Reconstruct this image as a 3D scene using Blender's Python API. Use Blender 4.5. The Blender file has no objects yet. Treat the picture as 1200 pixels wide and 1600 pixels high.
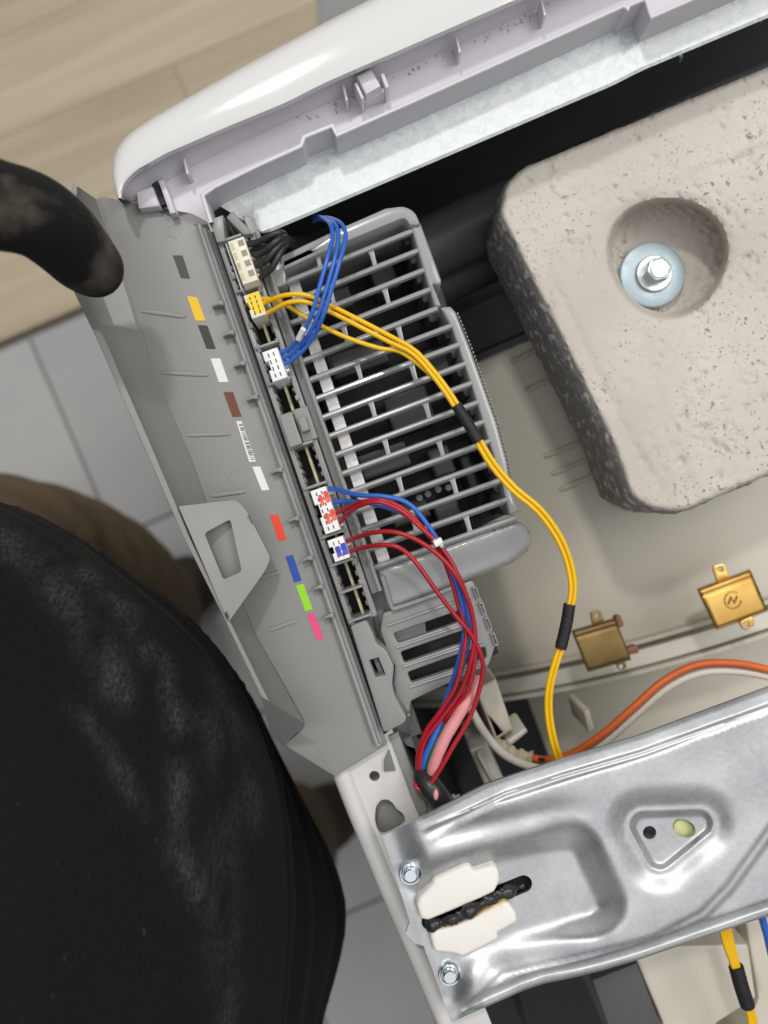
import bpy, bmesh, math, random
import numpy as np
from mathutils import Vector
from mathutils.geometry import delaunay_2d_cdt

random.seed(4); np.random.seed(4)
S = bpy.context.scene
COL = S.collection
R = math.radians

# ------------------------------------------------------------------ camera
H = 0.25                      # camera height above the top of the control module (z = 0)
F = 1250.0                    # focal length in photo pixels (photo 1200 x 1600)
cam_d = bpy.data.cameras.new('camera')
cam = bpy.data.objects.new('camera', cam_d); COL.objects.link(cam)
cam.location = (0, 0, H); cam.rotation_euler = (0, 0, 0)
cam_d.sensor_fit = 'HORIZONTAL'; cam_d.sensor_width = 36; cam_d.lens = 36 * F / 1200
cam_d.clip_start = 0.01; cam_d.clip_end = 50
cam_d.dof.use_dof = True; cam_d.dof.focus_distance = 0.258; cam_d.dof.aperture_fstop = 11
S.camera = cam

# ------------------------------------------------------------------ light of the room: ceiling lamps and soft bounce
W = bpy.data.worlds.new('World'); S.world = W; W.use_nodes = True
bg = W.node_tree.nodes['Background']
def room_glow():              # pale ceiling overhead, darker walls and furniture round about
    nt = W.node_tree; tc = nt.nodes.new('ShaderNodeTexCoord'); sp = nt.nodes.new('ShaderNodeSeparateXYZ')
    mr = nt.nodes.new('ShaderNodeMapRange'); mr.interpolation_type = 'SMOOTHSTEP'
    nt.links.new(tc.outputs['Generated'], sp.inputs[0]); nt.links.new(sp.outputs[2], mr.inputs[0])
    mr.inputs['From Min'].default_value = 0.30; mr.inputs['From Max'].default_value = 1.0
    mr.inputs['To Min'].default_value = 0.10; mr.inputs['To Max'].default_value = 1.04
    nt.links.new(mr.outputs[0], bg.inputs[1])
bg.inputs[0].default_value = (0.97, 0.98, 1.0, 1); room_glow()
def lamp(name, loc, target, size, power, col=(1, 0.97, 0.92)):
    l = bpy.data.lights.new(name, 'AREA'); l.shape = 'SQUARE'; l.size = size; l.energy = power; l.color = col
    o = bpy.data.objects.new(name, l); COL.objects.link(o); o.location = loc
    o.rotation_euler = (Vector(target) - Vector(loc)).to_track_quat('-Z', 'Y').to_euler()
    return o
lamp('ceiling_lamp', (-0.26, 1.0, 1.65), (0, 0.1, 0), 0.13, 10)
lamp('ceiling_lamp', (1.0, 0.55, 1.65), (0, 0, 0), 0.8, 11.5)
S.view_settings.view_transform = 'Standard'; S.view_settings.look = 'None'
S.view_settings.exposure = 0.10; S.view_settings.gamma = 1.0
S.cycles.max_bounces = 8; S.cycles.diffuse_bounces = 4

# ------------------------------------------------------------------ helpers
def P(u, v, z=0.0):
    d = H - z
    return Vector(((u - 600) * d / F, (800 - v) * d / F, z))
def PX(mm, z=0.0):            # millimetres to photo pixels at height z
    return mm * 0.001 * F / (H - z)
SA = R(19.0)
def ST(s, t):                 # along / across the control module, in pixels at z = 0
    return (345 + math.sin(SA) * s + math.cos(SA) * t, 345 + math.cos(SA) * s - math.sin(SA) * t)
def st_rect(s0, s1, t0, t1):
    return [ST(s0, t0), ST(s1, t0), ST(s1, t1), ST(s0, t1)]
def area2(p):
    return sum(p[i][0] * p[(i + 1) % len(p)][1] - p[(i + 1) % len(p)][0] * p[i][1] for i in range(len(p)))
def rounded(pts, r, n=5):
    out = []
    N = len(pts)
    for i in range(N):
        rr = r[i] if isinstance(r, (list, tuple)) else r
        a, b, c = (Vector(pts[(i - 1) % N][:2]), Vector(pts[i][:2]), Vector(pts[(i + 1) % N][:2]))
        d1, d2 = a - b, c - b
        l = min(rr, d1.length * 0.48, d2.length * 0.48)
        if l < 0.3: out.append((b.x, b.y)); continue
        p, q = b + d1.normalized() * l, b + d2.normalized() * l
        for k in range(n + 1):
            t = k / n
            w = p * (1 - t) ** 2 + b * 2 * t * (1 - t) + q * t * t
            out.append((w.x, w.y))
    return out
def resample(pts, n):
    p = np.array([tuple(q) for q in pts], float)
    d = np.r_[0, np.cumsum(np.linalg.norm(np.diff(p, axis=0), axis=1))]
    x = np.linspace(0, d[-1], n)
    return np.stack([np.interp(x, d, p[:, k]) for k in range(p.shape[1])], 1)
def spline(pts, n=60):
    p = [np.array(q, float) for q in pts]
    p = [2 * p[0] - p[1]] + p + [2 * p[-1] - p[-2]]
    out = []
    m = max(3, n // (len(p) - 3))
    for i in range(1, len(p) - 2):
        for k in range(m):
            t = k / m
            out.append(0.5 * (2 * p[i] + (p[i + 1] - p[i - 1]) * t + (2 * p[i - 1] - 5 * p[i] + 4 * p[i + 1] - p[i + 2]) * t * t
                              + (-p[i - 1] + 3 * p[i] - 3 * p[i + 1] + p[i + 2]) * t ** 3))
    out.append(p[-2])
    return np.array(out)
def inset(poly, b):
    """poly: world xy list, CCW; moved inwards by b."""
    N = len(poly); out = []
    for i in range(N):
        a, c, d = Vector(poly[i - 1]), Vector(poly[i]), Vector(poly[(i + 1) % N])
        e1, e2 = (c - a), (d - c)
        if e1.length < 1e-9: e1 = e2
        if e2.length < 1e-9: e2 = e1
        e1, e2 = e1.normalized(), e2.normalized()
        n1, n2 = Vector((-e1.y, e1.x)), Vector((-e2.y, e2.x))
        m = n1 + n2
        if m.length < 1e-6: m = n1
        m.normalize()
        k = b / max(0.45, m.dot(n1))
        out.append((c.x + m.x * k, c.y + m.y * k))
    return out
def in_poly(x, y, poly):
    x = np.asarray(x); y = np.asarray(y); c = np.zeros(x.shape, bool)
    px = [p[0] for p in poly]; py = [p[1] for p in poly]
    j = len(poly) - 1
    for i in range(len(poly)):
        if py[i] != py[j]:
            cond = ((py[i] > y) != (py[j] > y)) & (x < (px[j] - px[i]) * (y - py[i]) / (py[j] - py[i]) + px[i])
            c ^= cond
        j = i
    return c
def dist_poly(x, y, poly, closed=True):
    x = np.asarray(x, float); y = np.asarray(y, float)
    d = np.full(x.shape, 1e9)
    n = len(poly)
    for i in range(n if closed else n - 1):
        ax, ay = poly[i][0], poly[i][1]; bx, by = poly[(i + 1) % n][0], poly[(i + 1) % n][1]
        ex, ey = bx - ax, by - ay; L = ex * ex + ey * ey + 1e-12
        t = np.clip(((x - ax) * ex + (y - ay) * ey) / L, 0, 1)
        d = np.minimum(d, np.hypot(x - ax - t * ex, y - ay - t * ey))
    return d
def sdf(x, y, poly):
    d = dist_poly(x, y, poly)
    return np.where(in_poly(x, y, poly), -d, d)
def sstep(a, b, x):
    t = np.clip((x - a) / (b - a), 0, 1)
    return t * t * (3 - 2 * t)
def cdt_fill(loops, extra=()):
    """triangles inside loops[0] and outside the other loops; returns points and triangles."""
    pts = []; edges = []
    for L in loops:
        o = len(pts); pts += [Vector((p[0], p[1])) for p in L]
        edges += [(o + i, o + (i + 1) % len(L)) for i in range(len(L))]
    pts += [Vector((p[0], p[1])) for p in extra]
    vs, es, fs, *_ = delaunay_2d_cdt(pts, edges, [], 0, 1e-9)
    vs = [(v[0], v[1]) for v in vs]
    A = np.array(vs)
    T = np.array([f for f in fs if len(f) == 3], int)
    c = A[T].mean(1)
    ok = in_poly(c[:, 0], c[:, 1], loops[0])
    for L in loops[1:]: ok &= ~in_poly(c[:, 0], c[:, 1], L)
    return vs, [tuple(t) for t in T[ok]]

class MB:
    def __init__(s): s.v = []; s.f = []; s.m = []
    def add(s, vs, fs, mi=0):
        o = len(s.v); s.v += [tuple(v) for v in vs]
        s.f += [tuple(i + o for i in f) for f in fs]; s.m += [mi] * len(fs)
        return s
    def grid(s, rows, cu=False, cap0=False, cap1=False, mi=0):
        n = len(rows[0]); vs = [p for r in rows for p in r]; fs = []
        for i in range(len(rows) - 1):
            for j in range(n if cu else n - 1):
                k = (j + 1) % n
                fs.append((i * n + j, i * n + k, (i + 1) * n + k, (i + 1) * n + j))
        if cap0: fs.append(tuple(range(n)))
        if cap1: fs.append(tuple((len(rows) - 1) * n + j for j in range(n)))
        return s.add(vs, fs, mi)
    def loft(s, rows, n=60, closed=False, mi=0, cap1=False, cap0=False):
        """rows: list of (pixel polyline, z)."""
        out = []
        for pl, z in rows:
            pp = list(pl) + ([pl[0]] if closed else [])
            q = resample(pp, n + (1 if closed else 0))
            if closed: q = q[:-1]
            if callable(z): out.append([P(a[0], a[1], z(a[0], a[1])) for a in q])
            else: out.append([P(a[0], a[1], z) for a in q])
        return s.grid(out, cu=closed, mi=mi, cap1=cap1, cap0=cap0)
    def plate(s, poly, zt, zb, holes=(), b=0.0004, seg=2, mi=0, px=True, bottom=True):
        """poly traced at height zt, walls straight down to zb, rounded upper edge of radius b."""
        conv = (lambda L: [tuple(P(p[0], p[1], zt)[:2]) for p in L]) if px else (lambda L: [tuple(p[:2]) for p in L])
        O = conv(poly)
        if area2(O) < 0: O = O[::-1]
        hs = []
        for h in holes:
            q = conv(h)
            if area2(q) > 0: q = q[::-1]
            hs.append(q)
        loops = [O] + hs
        b = min(b, (zt - zb) * 0.45)
        tops = [inset(L, b) for L in loops] if b > 0 else loops
        vs, fs = cdt_fill(tops)
        s.add([(x, y, zt) for x, y in vs], fs, mi)
        for L in loops:
            n = len(L); rings = []
            if b > 0:
                for k in range(seg + 1):
                    a = k / seg * math.pi / 2
                    q = inset(L, b * (1 - math.sin(a)))
                    rings.append([(x, y, zt - b * (1 - math.cos(a))) for x, y in q])
            else:
                rings.append([(x, y, zt) for x, y in L])
            rings.append([(x, y, zb) for x, y in L])
            s.grid(rings, cu=True, mi=mi)
        if bottom:
            vs, fs = cdt_fill(loops)
            s.add([(x, y, zb) for x, y in vs], [f[::-1] for f in fs], mi)
        return s
    def field(s, poly, zf, step, holes=(), skirt=None, mi=0, bstep=None, extra=(), guides=()):
        """sheet over a pixel outline with height zf(u, v) (arrays); skirt: walls down to that height."""
        bs = bstep or step
        def dens(L):
            out = []
            for i in range(len(L)):
                a, c = np.array(L[i][:2], float), np.array(L[(i + 1) % len(L)][:2], float)
                k = max(1, int(np.linalg.norm(c - a) / bs))
                out += [tuple(a + (c - a) * j / k) for j in range(k)]
            return out
        O = dens(poly); hs = [dens(h) for h in holes]
        xs = [p[0] for p in O]; ys = [p[1] for p in O]
        gx, gy = np.meshgrid(np.arange(min(xs), max(xs), step), np.arange(min(ys), max(ys), step * 0.87))
        gx = gx + (np.arange(gx.shape[0]) % 2)[:, None] * step * 0.5
        gx, gy = gx.ravel(), gy.ravel()
        ok = in_poly(gx, gy, O)
        gx, gy = gx[ok], gy[ok]
        ok = dist_poly(gx, gy, poly) > step * 0.4
        for h in holes: ok &= (~in_poly(gx, gy, h)) & (dist_poly(gx, gy, h) > step * 0.4)
        extra = list(extra)
        for pl, offs_ in guides:            # rows of points running along an edge
            ok &= dist_poly(gx, gy, pl, False) > max(offs_) + 3
            L_ = sum(math.dist(pl[i][:2], pl[i + 1][:2]) for i in range(len(pl) - 1))
            q = resample(pl, int(L_ / 5)); t = np.gradient(q, axis=0); t /= np.linalg.norm(t, axis=1)[:, None]
            for o_ in offs_:
                e = q + np.stack([-t[:, 1], t[:, 0]], 1) * o_
                k = in_poly(e[:, 0], e[:, 1], poly) & (dist_poly(e[:, 0], e[:, 1], poly) > 0.8)
                for h in holes: k &= ~in_poly(e[:, 0], e[:, 1], h)
                extra += [tuple(x) for x in e[k]]
        vs, fs = cdt_fill([O] + hs, list(zip(gx[ok], gy[ok])) + list(extra))
        A = np.array(vs); Z = zf(A[:, 0], A[:, 1])
        s.add([P(a[0], a[1], z) for a, z in zip(A, Z)], fs, mi)
        if skirt is not None:
            for L in [O] + hs:
                B = np.array(L); zz = zf(B[:, 0], B[:, 1])
                top = [P(a[0], a[1], z) for a, z in zip(B, zz)]
                if callable(skirt):
                    bot = [skirt(p) for p in top]
                else:
                    bot = [Vector((p.x, p.y, skirt)) for p in top]
                s.grid([top, bot], cu=True, mi=mi)
        return s
    def tube(s, pts, r, seg=10, cap=True, mi=0, flat=1.0):
        p = np.array([tuple(q) for q in pts], float); n = len(p)
        rr = r if hasattr(r, '__len__') else [r] * n
        t = np.gradient(p, axis=0); t /= np.linalg.norm(t, axis=1)[:, None] + 1e-12
        up = np.array((0, 0, 1.0)); rows = []; prev = None
        for i in range(n):
            a = prev if prev is not None else (np.cross(t[i], up) if abs(t[i][2]) < 0.95 else np.cross(t[i], (1, 0, 0)))
            a = a - t[i] * a.dot(t[i]); a /= np.linalg.norm(a) + 1e-12; prev = a
            b = np.cross(t[i], a)
            rows.append([p[i] + rr[i] * (math.cos(k * 2 * math.pi / seg) * a + flat * math.sin(k * 2 * math.pi / seg) * b) for k in range(seg)])
        return s.grid(rows, cu=True, cap0=cap, cap1=cap, mi=mi)
    def ball(s, c, r, seg=16, rings=10, sx=1, sy=1, sz=1, mi=0):
        rows = []
        for i in range(rings + 1):
            a = math.pi * (i + 0.001) / (rings + 0.002)
            rows.append([(c[0] + sx * r * math.sin(a) * math.cos(k * 2 * math.pi / seg), c[1] + sy * r * math.sin(a) * math.sin(k * 2 * math.pi / seg),
                          c[2] + sz * r * math.cos(a)) for k in range(seg)])
        return s.grid(rows, cu=True, cap0=True, cap1=True, mi=mi)
    def lathe(s, c, prof, seg=40, mi=0, hexa=False):
        """prof: (radius, z) list round vertical axis through c (world xy)."""
        rows = [[(c[0] + r * math.cos(k * 2 * math.pi / seg), c[1] + r * math.sin(k * 2 * math.pi / seg), z) for k in range(seg)] for r, z in prof]
        return s.grid(rows, cu=True, cap0=prof[0][0] > 1e-6, cap1=prof[-1][0] > 1e-6, mi=mi)
    def build(s, name, mats, parent=None, angle=35, smooth=True, fix=True):
        if not isinstance(mats, (list, tuple)): mats = [mats]
        V = np.array(s.v, float)
        c = (V.min(0) + V.max(0)) / 2
        me = bpy.data.meshes.new(name)
        me.from_pydata((V - c).tolist(), [], s.f)
        for m in mats: me.materials.append(m)
        me.polygons.foreach_set('material_index', s.m)
        if fix:
            bm = bmesh.new(); bm.from_mesh(me)
            bmesh.ops.remove_doubles(bm, verts=bm.verts, dist=2e-6)
            bmesh.ops.recalc_face_normals(bm, faces=bm.faces)
            bm.to_mesh(me); bm.free()
        if smooth:
            me.polygons.foreach_set('use_smooth', [True] * len(me.polygons))
            me.set_sharp_from_angle(angle=R(angle))
        me.update()
        o = bpy.data.objects.new(name, me); COL.objects.link(o)
        place(o, c, parent)
        return o
def wloc(o):
    v = Vector((0, 0, 0))
    while o: v = v + o.location; o = o.parent
    return v
def place(o, c, parent):
    if parent:
        o.parent = parent; o.location = Vector(c) - wloc(parent)
    else: o.location = c
def thing(name, label, cat, loc, group=None):
    o = bpy.data.objects.new(name, None); COL.objects.link(o); o.location = loc
    o.empty_display_size = 0.02
    return tag(o, label, cat, group)
def tag(o, label, cat, group=None):
    o['label'] = label; o['category'] = cat
    if group: o['group'] = group
    return o

# ------------------------------------------------------------------ materials
def srgb(r, g, b):
    f = lambda c: (c / 255 / 12.92) if c / 255 < 0.04045 else ((c / 255 + 0.055) / 1.055) ** 2.4
    return (f(r), f(g), f(b), 1)
def mat(name, col, rough=0.5, metal=0.0, var=None, bump=None, rvar=None, spec=0.5, coat=0, stretch=(1, 1, 1), trans=0, extra=None):
    m = bpy.data.materials.new(name); m.use_nodes = True
    nt = m.node_tree; b = nt.nodes['Principled BSDF']; L = nt.links
    if len(col) == 3: col = (*col, 1)
    b.inputs['Base Color'].default_value = col; b.inputs['Roughness'].default_value = rough
    b.inputs['Metallic'].default_value = metal; b.inputs['Specular IOR Level'].default_value = spec
    b.inputs['Coat Weight'].default_value = coat; b.inputs['Coat Roughness'].default_value = 0.08
    if trans: b.inputs['Transmission Weight'].default_value = trans
    tc = nt.nodes.new('ShaderNodeTexCoord'); mp = nt.nodes.new('ShaderNodeMapping')
    mp.inputs['Scale'].default_value = stretch
    L.new(tc.outputs['Object'], mp.inputs[0])
    def noise(sc, det=5, kind='noise'):
        if kind == 'voronoi':
            n = nt.nodes.new('ShaderNodeTexVoronoi'); n.inputs['Scale'].default_value = sc
            L.new(mp.outputs[0], n.inputs['Vector']); return n
        n = nt.nodes.new('ShaderNodeTexNoise'); n.inputs['Scale'].default_value = sc; n.inputs['Detail'].default_value = det
        L.new(mp.outputs[0], n.inputs['Vector']); return n
    if var:                                # (scale, second colour, low, high)
        n = noise(var[0]); r = nt.nodes.new('ShaderNodeValToRGB')
        r.color_ramp.elements[0].position = var[2]; r.color_ramp.elements[1].position = var[3]
        c2 = var[1] if len(var[1]) == 4 else (*var[1], 1)
        r.color_ramp.elements[0].color = col; r.color_ramp.elements[1].color = c2
        L.new(n.outputs[0], r.inputs[0]); L.new(r.outputs[0], b.inputs['Base Color'])
    if rvar:                               # (scale, rough low, rough high)
        n = noise(rvar[0]); r = nt.nodes.new('ShaderNodeMapRange')
        r.inputs['From Min'].default_value = 0.35; r.inputs['From Max'].default_value = 0.65
        r.inputs['To Min'].default_value = rvar[1]; r.inputs['To Max'].default_value = rvar[2]
        L.new(n.outputs[0], r.inputs[0]); L.new(r.outputs[0], b.inputs['Roughness'])
    if bump:                               # (scale, strength, distance)
        n = noise(bump[0], 6); k = nt.nodes.new('ShaderNodeBump')
        k.inputs['Strength'].default_value = bump[1]; k.inputs['Distance'].default_value = bump[2]
        L.new(n.outputs[0], k.inputs['Height']); L.new(k.outputs[0], b.inputs['Normal'])
    if extra: extra(nt, b, mp, L, noise)
    return m

def spangle(nt, b, mp, L, noise):          # zinc crystals
    v = noise(420, kind='voronoi'); r = nt.nodes.new('ShaderNodeValToRGB')
    n2 = noise(1500, 3)
    mx = nt.nodes.new('ShaderNodeMath'); mx.operation = 'MULTIPLY_ADD'; mx.inputs[1].default_value = 0.45
    sep = nt.nodes.new('ShaderNodeSeparateColor'); L.new(v.outputs['Color'], sep.inputs[0])
    L.new(sep.outputs[0], mx.inputs[0]); L.new(n2.outputs[0], mx.inputs[2])
    r.color_ramp.elements[0].position = 0.35; r.color_ramp.elements[1].position = 0.95
    r.color_ramp.elements[0].color = (0.58, 0.62, 0.63, 1); r.color_ramp.elements[1].color = (0.80, 0.83, 0.82, 1)
    L.new(mx.outputs[0], r.inputs[0]); L.new(r.outputs[0], b.inputs['Base Color'])
    q = nt.nodes.new('ShaderNodeMapRange'); q.inputs['To Min'].default_value = 0.5; q.inputs['To Max'].default_value = 0.75
    L.new(mx.outputs[0], q.inputs[0]); L.new(q.outputs[0], b.inputs['Roughness'])
def brace_metal(nt, b, mp, L, noise):      # zinc with fine scratches and smears
    n = noise(35, 8); n2 = noise(600, 4)
    a = nt.nodes.new('ShaderNodeMath'); a.operation = 'MULTIPLY_ADD'; a.inputs[1].default_value = 0.35
    L.new(n2.outputs[0], a.inputs[0]); L.new(n.outputs[0], a.inputs[2])
    r = nt.nodes.new('ShaderNodeValToRGB'); r.color_ramp.elements[0].position = 0.45; r.color_ramp.elements[1].position = 0.85
    r.color_ramp.elements[0].color = (0.42, 0.43, 0.44, 1); r.color_ramp.elements[1].color = (0.62, 0.63, 0.635, 1)
    L.new(a.outputs[0], r.inputs[0]); L.new(r.outputs[0], b.inputs['Base Color'])
    q = nt.nodes.new('ShaderNodeMapRange'); q.inputs['From Min'].default_value = 0.4; q.inputs['From Max'].default_value = 0.9
    q.inputs['To Min'].default_value = 0.34; q.inputs['To Max'].default_value = 0.50
    L.new(a.outputs[0], q.inputs[0]); L.new(q.outputs[0], b.inputs['Roughness'])
    k = nt.nodes.new('ShaderNodeBump'); k.inputs['Strength'].default_value = 0.12; k.inputs['Distance'].default_value = 0.0004
    L.new(n2.outputs[0], k.inputs['Height']); L.new(k.outputs[0], b.inputs['Normal'])
def concrete(nt, b, mp, L, noise):
    n1 = noise(18, 6); n2 = noise(260, 8)
    def thr(n, lo, hi):
        q = nt.nodes.new('ShaderNodeMapRange'); q.inputs['From Min'].default_value = lo; q.inputs['From Max'].default_value = hi
        L.new(n.outputs[0], q.inputs[0]); return q
    g = thr(noise(38, 3), 0.44, 0.66); p1 = thr(noise(330, 2), 0.675, 0.74); p2 = thr(noise(900, 2), 0.665, 0.74)
    mxp = nt.nodes.new('ShaderNodeMath'); mxp.operation = 'MAXIMUM'; L.new(p1.outputs[0], mxp.inputs[0]); L.new(p2.outputs[0], mxp.inputs[1])
    pit = nt.nodes.new('ShaderNodeMath'); pit.operation = 'MULTIPLY'; L.new(mxp.outputs[0], pit.inputs[0]); L.new(g.outputs[0], pit.inputs[1])
    r = nt.nodes.new('ShaderNodeValToRGB'); r.color_ramp.elements[0].position = 0.3; r.color_ramp.elements[1].position = 0.7
    r.color_ramp.elements[0].color = srgb(188, 181, 171); r.color_ramp.elements[1].color = srgb(208, 201, 191)
    L.new(n1.outputs[0], r.inputs[0])
    mx = nt.nodes.new('ShaderNodeMixRGB'); mx.blend_type = 'MIX'; mx.inputs[2].default_value = srgb(146, 138, 127)
    L.new(pit.outputs[0], mx.inputs[0]); L.new(r.outputs[0], mx.inputs[1]); L.new(mx.outputs[0], b.inputs['Base Color'])
    h = nt.nodes.new('ShaderNodeMath'); h.operation = 'MULTIPLY_ADD'; h.inputs[1].default_value = -1.6
    L.new(pit.outputs[0], h.inputs[0]); L.new(n2.outputs[0], h.inputs[2])
    k = nt.nodes.new('ShaderNodeBump'); k.inputs['Strength'].default_value = 0.7; k.inputs['Distance'].default_value = 0.0011
    L.new(h.outputs[0], k.inputs['Height']); L.new(k.outputs[0], b.inputs['Normal'])
def wood(nt, b, mp, L, noise):
    mp.inputs['Rotation'].default_value = (0, 0, R(-23.4))
    m2 = nt.nodes.new('ShaderNodeMapping'); m2.inputs['Scale'].default_value = (1.2, 16, 1)
    oi = nt.nodes.new('ShaderNodeObjectInfo')
    ad = nt.nodes.new('ShaderNodeVectorMath'); ad.operation = 'ADD'
    L.new(mp.outputs[0], ad.inputs[0]); 
    sc = nt.nodes.new('ShaderNodeMath'); sc.operation = 'MULTIPLY'; sc.inputs[1].default_value = 40
    L.new(oi.outputs['Random'], sc.inputs[0]); L.new(sc.outputs[0], ad.inputs[1])
    L.new(ad.outputs[0], m2.inputs[0])
    n = nt.nodes.new('ShaderNodeTexNoise'); n.inputs['Scale'].default_value = 2.2; n.inputs['Detail'].default_value = 7; n.inputs['Distortion'].default_value = 0.4
    L.new(m2.outputs[0], n.inputs['Vector'])
    r = nt.nodes.new('ShaderNodeValToRGB'); r.color_ramp.elements[0].position = 0.3; r.color_ramp.elements[1].position = 0.72
    r.color_ramp.elements[0].color = srgb(174, 157, 131); r.color_ramp.elements[1].color = srgb(197, 181, 154)
    L.new(n.outputs[0], r.inputs[0])
    hv = nt.nodes.new('ShaderNodeHueSaturation'); mr = nt.nodes.new('ShaderNodeMapRange')
    mr.inputs['To Min'].default_value = 0.92; mr.inputs['To Max'].default_value = 1.06
    L.new(oi.outputs['Random'], mr.inputs[0]); L.new(mr.outputs[0], hv.inputs['Value'])
    L.new(r.outputs[0], hv.inputs['Color']); L.new(hv.outputs[0], b.inputs['Base Color'])
def cloth(nt, b, mp, L, noise):
    at = nt.nodes.new('ShaderNodeAttribute'); at.attribute_name = 'dust'
    n = noise(85, 10); n2 = noise(900, 3)
    r = nt.nodes.new('ShaderNodeMapRange'); r.inputs['From Min'].default_value = 0.34; r.inputs['From Max'].default_value = 0.74
    L.new(n.outputs[0], r.inputs[0])
    m0 = nt.nodes.new('ShaderNodeMath'); m0.operation = 'MULTIPLY'; L.new(r.outputs[0], m0.inputs[0]); L.new(at.outputs['Fac'], m0.inputs[1])
    fz = nt.nodes.new('ShaderNodeMapRange'); fz.inputs['From Min'].default_value = 0.35; fz.inputs['From Max'].default_value = 0.7; fz.inputs['To Min'].default_value = 0.25; fz.inputs['To Max'].default_value = 1.3
    L.new(n2.outputs[0], fz.inputs[0]); mm = nt.nodes.new('ShaderNodeMath'); mm.operation = 'MULTIPLY'; L.new(m0.outputs[0], mm.inputs[0]); L.new(fz.outputs[0], mm.inputs[1]); m0 = mm
    ln = noise(420, 2); lr = nt.nodes.new('ShaderNodeMapRange'); lr.inputs['From Min'].default_value = 0.70; lr.inputs['From Max'].default_value = 0.78; lr.inputs['To Max'].default_value = 0.4
    L.new(ln.outputs[0], lr.inputs[0])
    gr = nt.nodes.new('ShaderNodeMath'); gr.operation = 'MULTIPLY_ADD'; gr.inputs[1].default_value = 0.10; L.new(n2.outputs[0], gr.inputs[0]); L.new(m0.outputs[0], gr.inputs[2])
    m = nt.nodes.new('ShaderNodeMath'); m.operation = 'MAXIMUM'; L.new(gr.outputs[0], m.inputs[0]); L.new(lr.outputs[0], m.inputs[1])
    mx = nt.nodes.new('ShaderNodeMixRGB'); mx.inputs[1].default_value = (0.0092, 0.0095, 0.0103, 1); mx.inputs[2].default_value = (0.078, 0.076, 0.073, 1)
    L.new(m.outputs[0], mx.inputs[0]); L.new(mx.outputs[0], b.inputs['Base Color'])
    k = nt.nodes.new('ShaderNodeBump'); k.inputs['Strength'].default_value = 0.35; k.inputs['Distance'].default_value = 0.0008
    ad = nt.nodes.new('ShaderNodeMath'); ad.operation = 'MULTIPLY_ADD'; ad.inputs[1].default_value = 0.3
    L.new(n2.outputs[0], ad.inputs[0]); L.new(n.outputs[0], ad.inputs[2])
    L.new(ad.outputs[0], k.inputs['Height']); L.new(k.outputs[0], b.inputs['Normal'])
    b.inputs['Sheen Weight'].default_value = 0.03; b.inputs['Sheen Roughness'].default_value = 0.5
def fleece(nt, b, mp, L, noise):
    n = noise(45, 4); n2 = noise(1300, 6)
    v = noise(600, kind='voronoi')
    r = nt.nodes.new('ShaderNodeMapRange'); r.inputs['From Min'].default_value = 0.5; r.inputs['From Max'].default_value = 0.75
    L.new(n.outputs[0], r.inputs[0])
    mx = nt.nodes.new('ShaderNodeMixRGB'); mx.inputs[1].default_value = (0.011, 0.011, 0.011, 1); mx.inputs[2].default_value = (0.17, 0.145, 0.115, 1)
    L.new(r.outputs[0], mx.inputs[0]); L.new(mx.outputs[0], b.inputs['Base Color'])
    k = nt.nodes.new('ShaderNodeBump'); k.inputs['Strength'].default_value = 0.9; k.inputs['Distance'].default_value = 0.0009
    L.new(n2.outputs[0], k.inputs['Height']); L.new(k.outputs[0], b.inputs['Normal'])
    b.inputs['Sheen Weight'].default_value = 0.04
def burnt(nt, b, mp, L, noise):            # plastic scorched brown beside the slot
    at = nt.nodes.new('ShaderNodeAttribute'); at.attribute_name = 'scorch'
    n = noise(260, 5)
    m = nt.nodes.new('ShaderNodeMath'); m.operation = 'MULTIPLY'; L.new(n.outputs[0], m.inputs[0]); L.new(at.outputs['Fac'], m.inputs[1])
    r = nt.nodes.new('ShaderNodeValToRGB'); e = r.color_ramp.elements
    e[0].position = 0.12; e[0].color = srgb(240, 236, 228); e[1].position = 0.6; e[1].color = srgb(60, 40, 18)
    x = r.color_ramp.elements.new(0.36); x.color = srgb(205, 170, 110)
    L.new(m.outputs[0], r.inputs[0]); L.new(r.outputs[0], b.inputs['Base Color'])
def bars(nt, b, mp, L, noise): pass

M = {}
M['grey'] = mat('grey_plastic', srgb(142, 142, 140), 0.34, var=(14, srgb(134, 134, 131), 0.3, 0.7), rvar=(60, 0.30, 0.42))
M['grey_dk'] = mat('dark_grey_plastic', srgb(112, 113, 112), 0.38)
M['flap'] = mat('flap_plastic', srgb(140, 140, 137), 0.42, var=(9, srgb(132, 132, 128), 0.3, 0.7), rvar=(40, 0.38, 0.5), bump=(1800, 0.05, 0.0003))
M['cage'] = mat('cage_plastic', srgb(160, 161, 160), 0.22, var=(25, srgb(148, 149, 148), 0.3, 0.7), coat=0.3)
M['lilac'] = mat('pale_lilac_plastic', srgb(208, 205, 210), 0.42, var=(12, srgb(200, 197, 203), 0.3, 0.7))
M['white_gloss'] = mat('white_gloss_plastic', srgb(216, 216, 214), 0.10, coat=0.4, bump=(35, 0.04, 0.002))
M['white_paint'] = mat('white_painted_steel', srgb(214, 213, 210), 0.28, var=(8, srgb(204, 202, 198), 0.35, 0.7))
M['zinc'] = mat('galvanised_sheet', (0.7, 0.72, 0.72), 0.4, 0.55, extra=spangle)
M['brace'] = mat('galvanised_pressed_steel', (0.65, 0.66, 0.67), 0.3, 0.85, extra=brace_metal)
M['steel'] = mat('zinc_plated_steel', (0.72, 0.76, 0.78), 0.18, 1.0, var=(200, (0.6, 0.65, 0.67), 0.35, 0.7))
M['bolt'] = mat('bright_bolt_steel', (0.52, 0.54, 0.54), 0.35, 1.0, rvar=(300, 0.3, 0.5))
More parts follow.
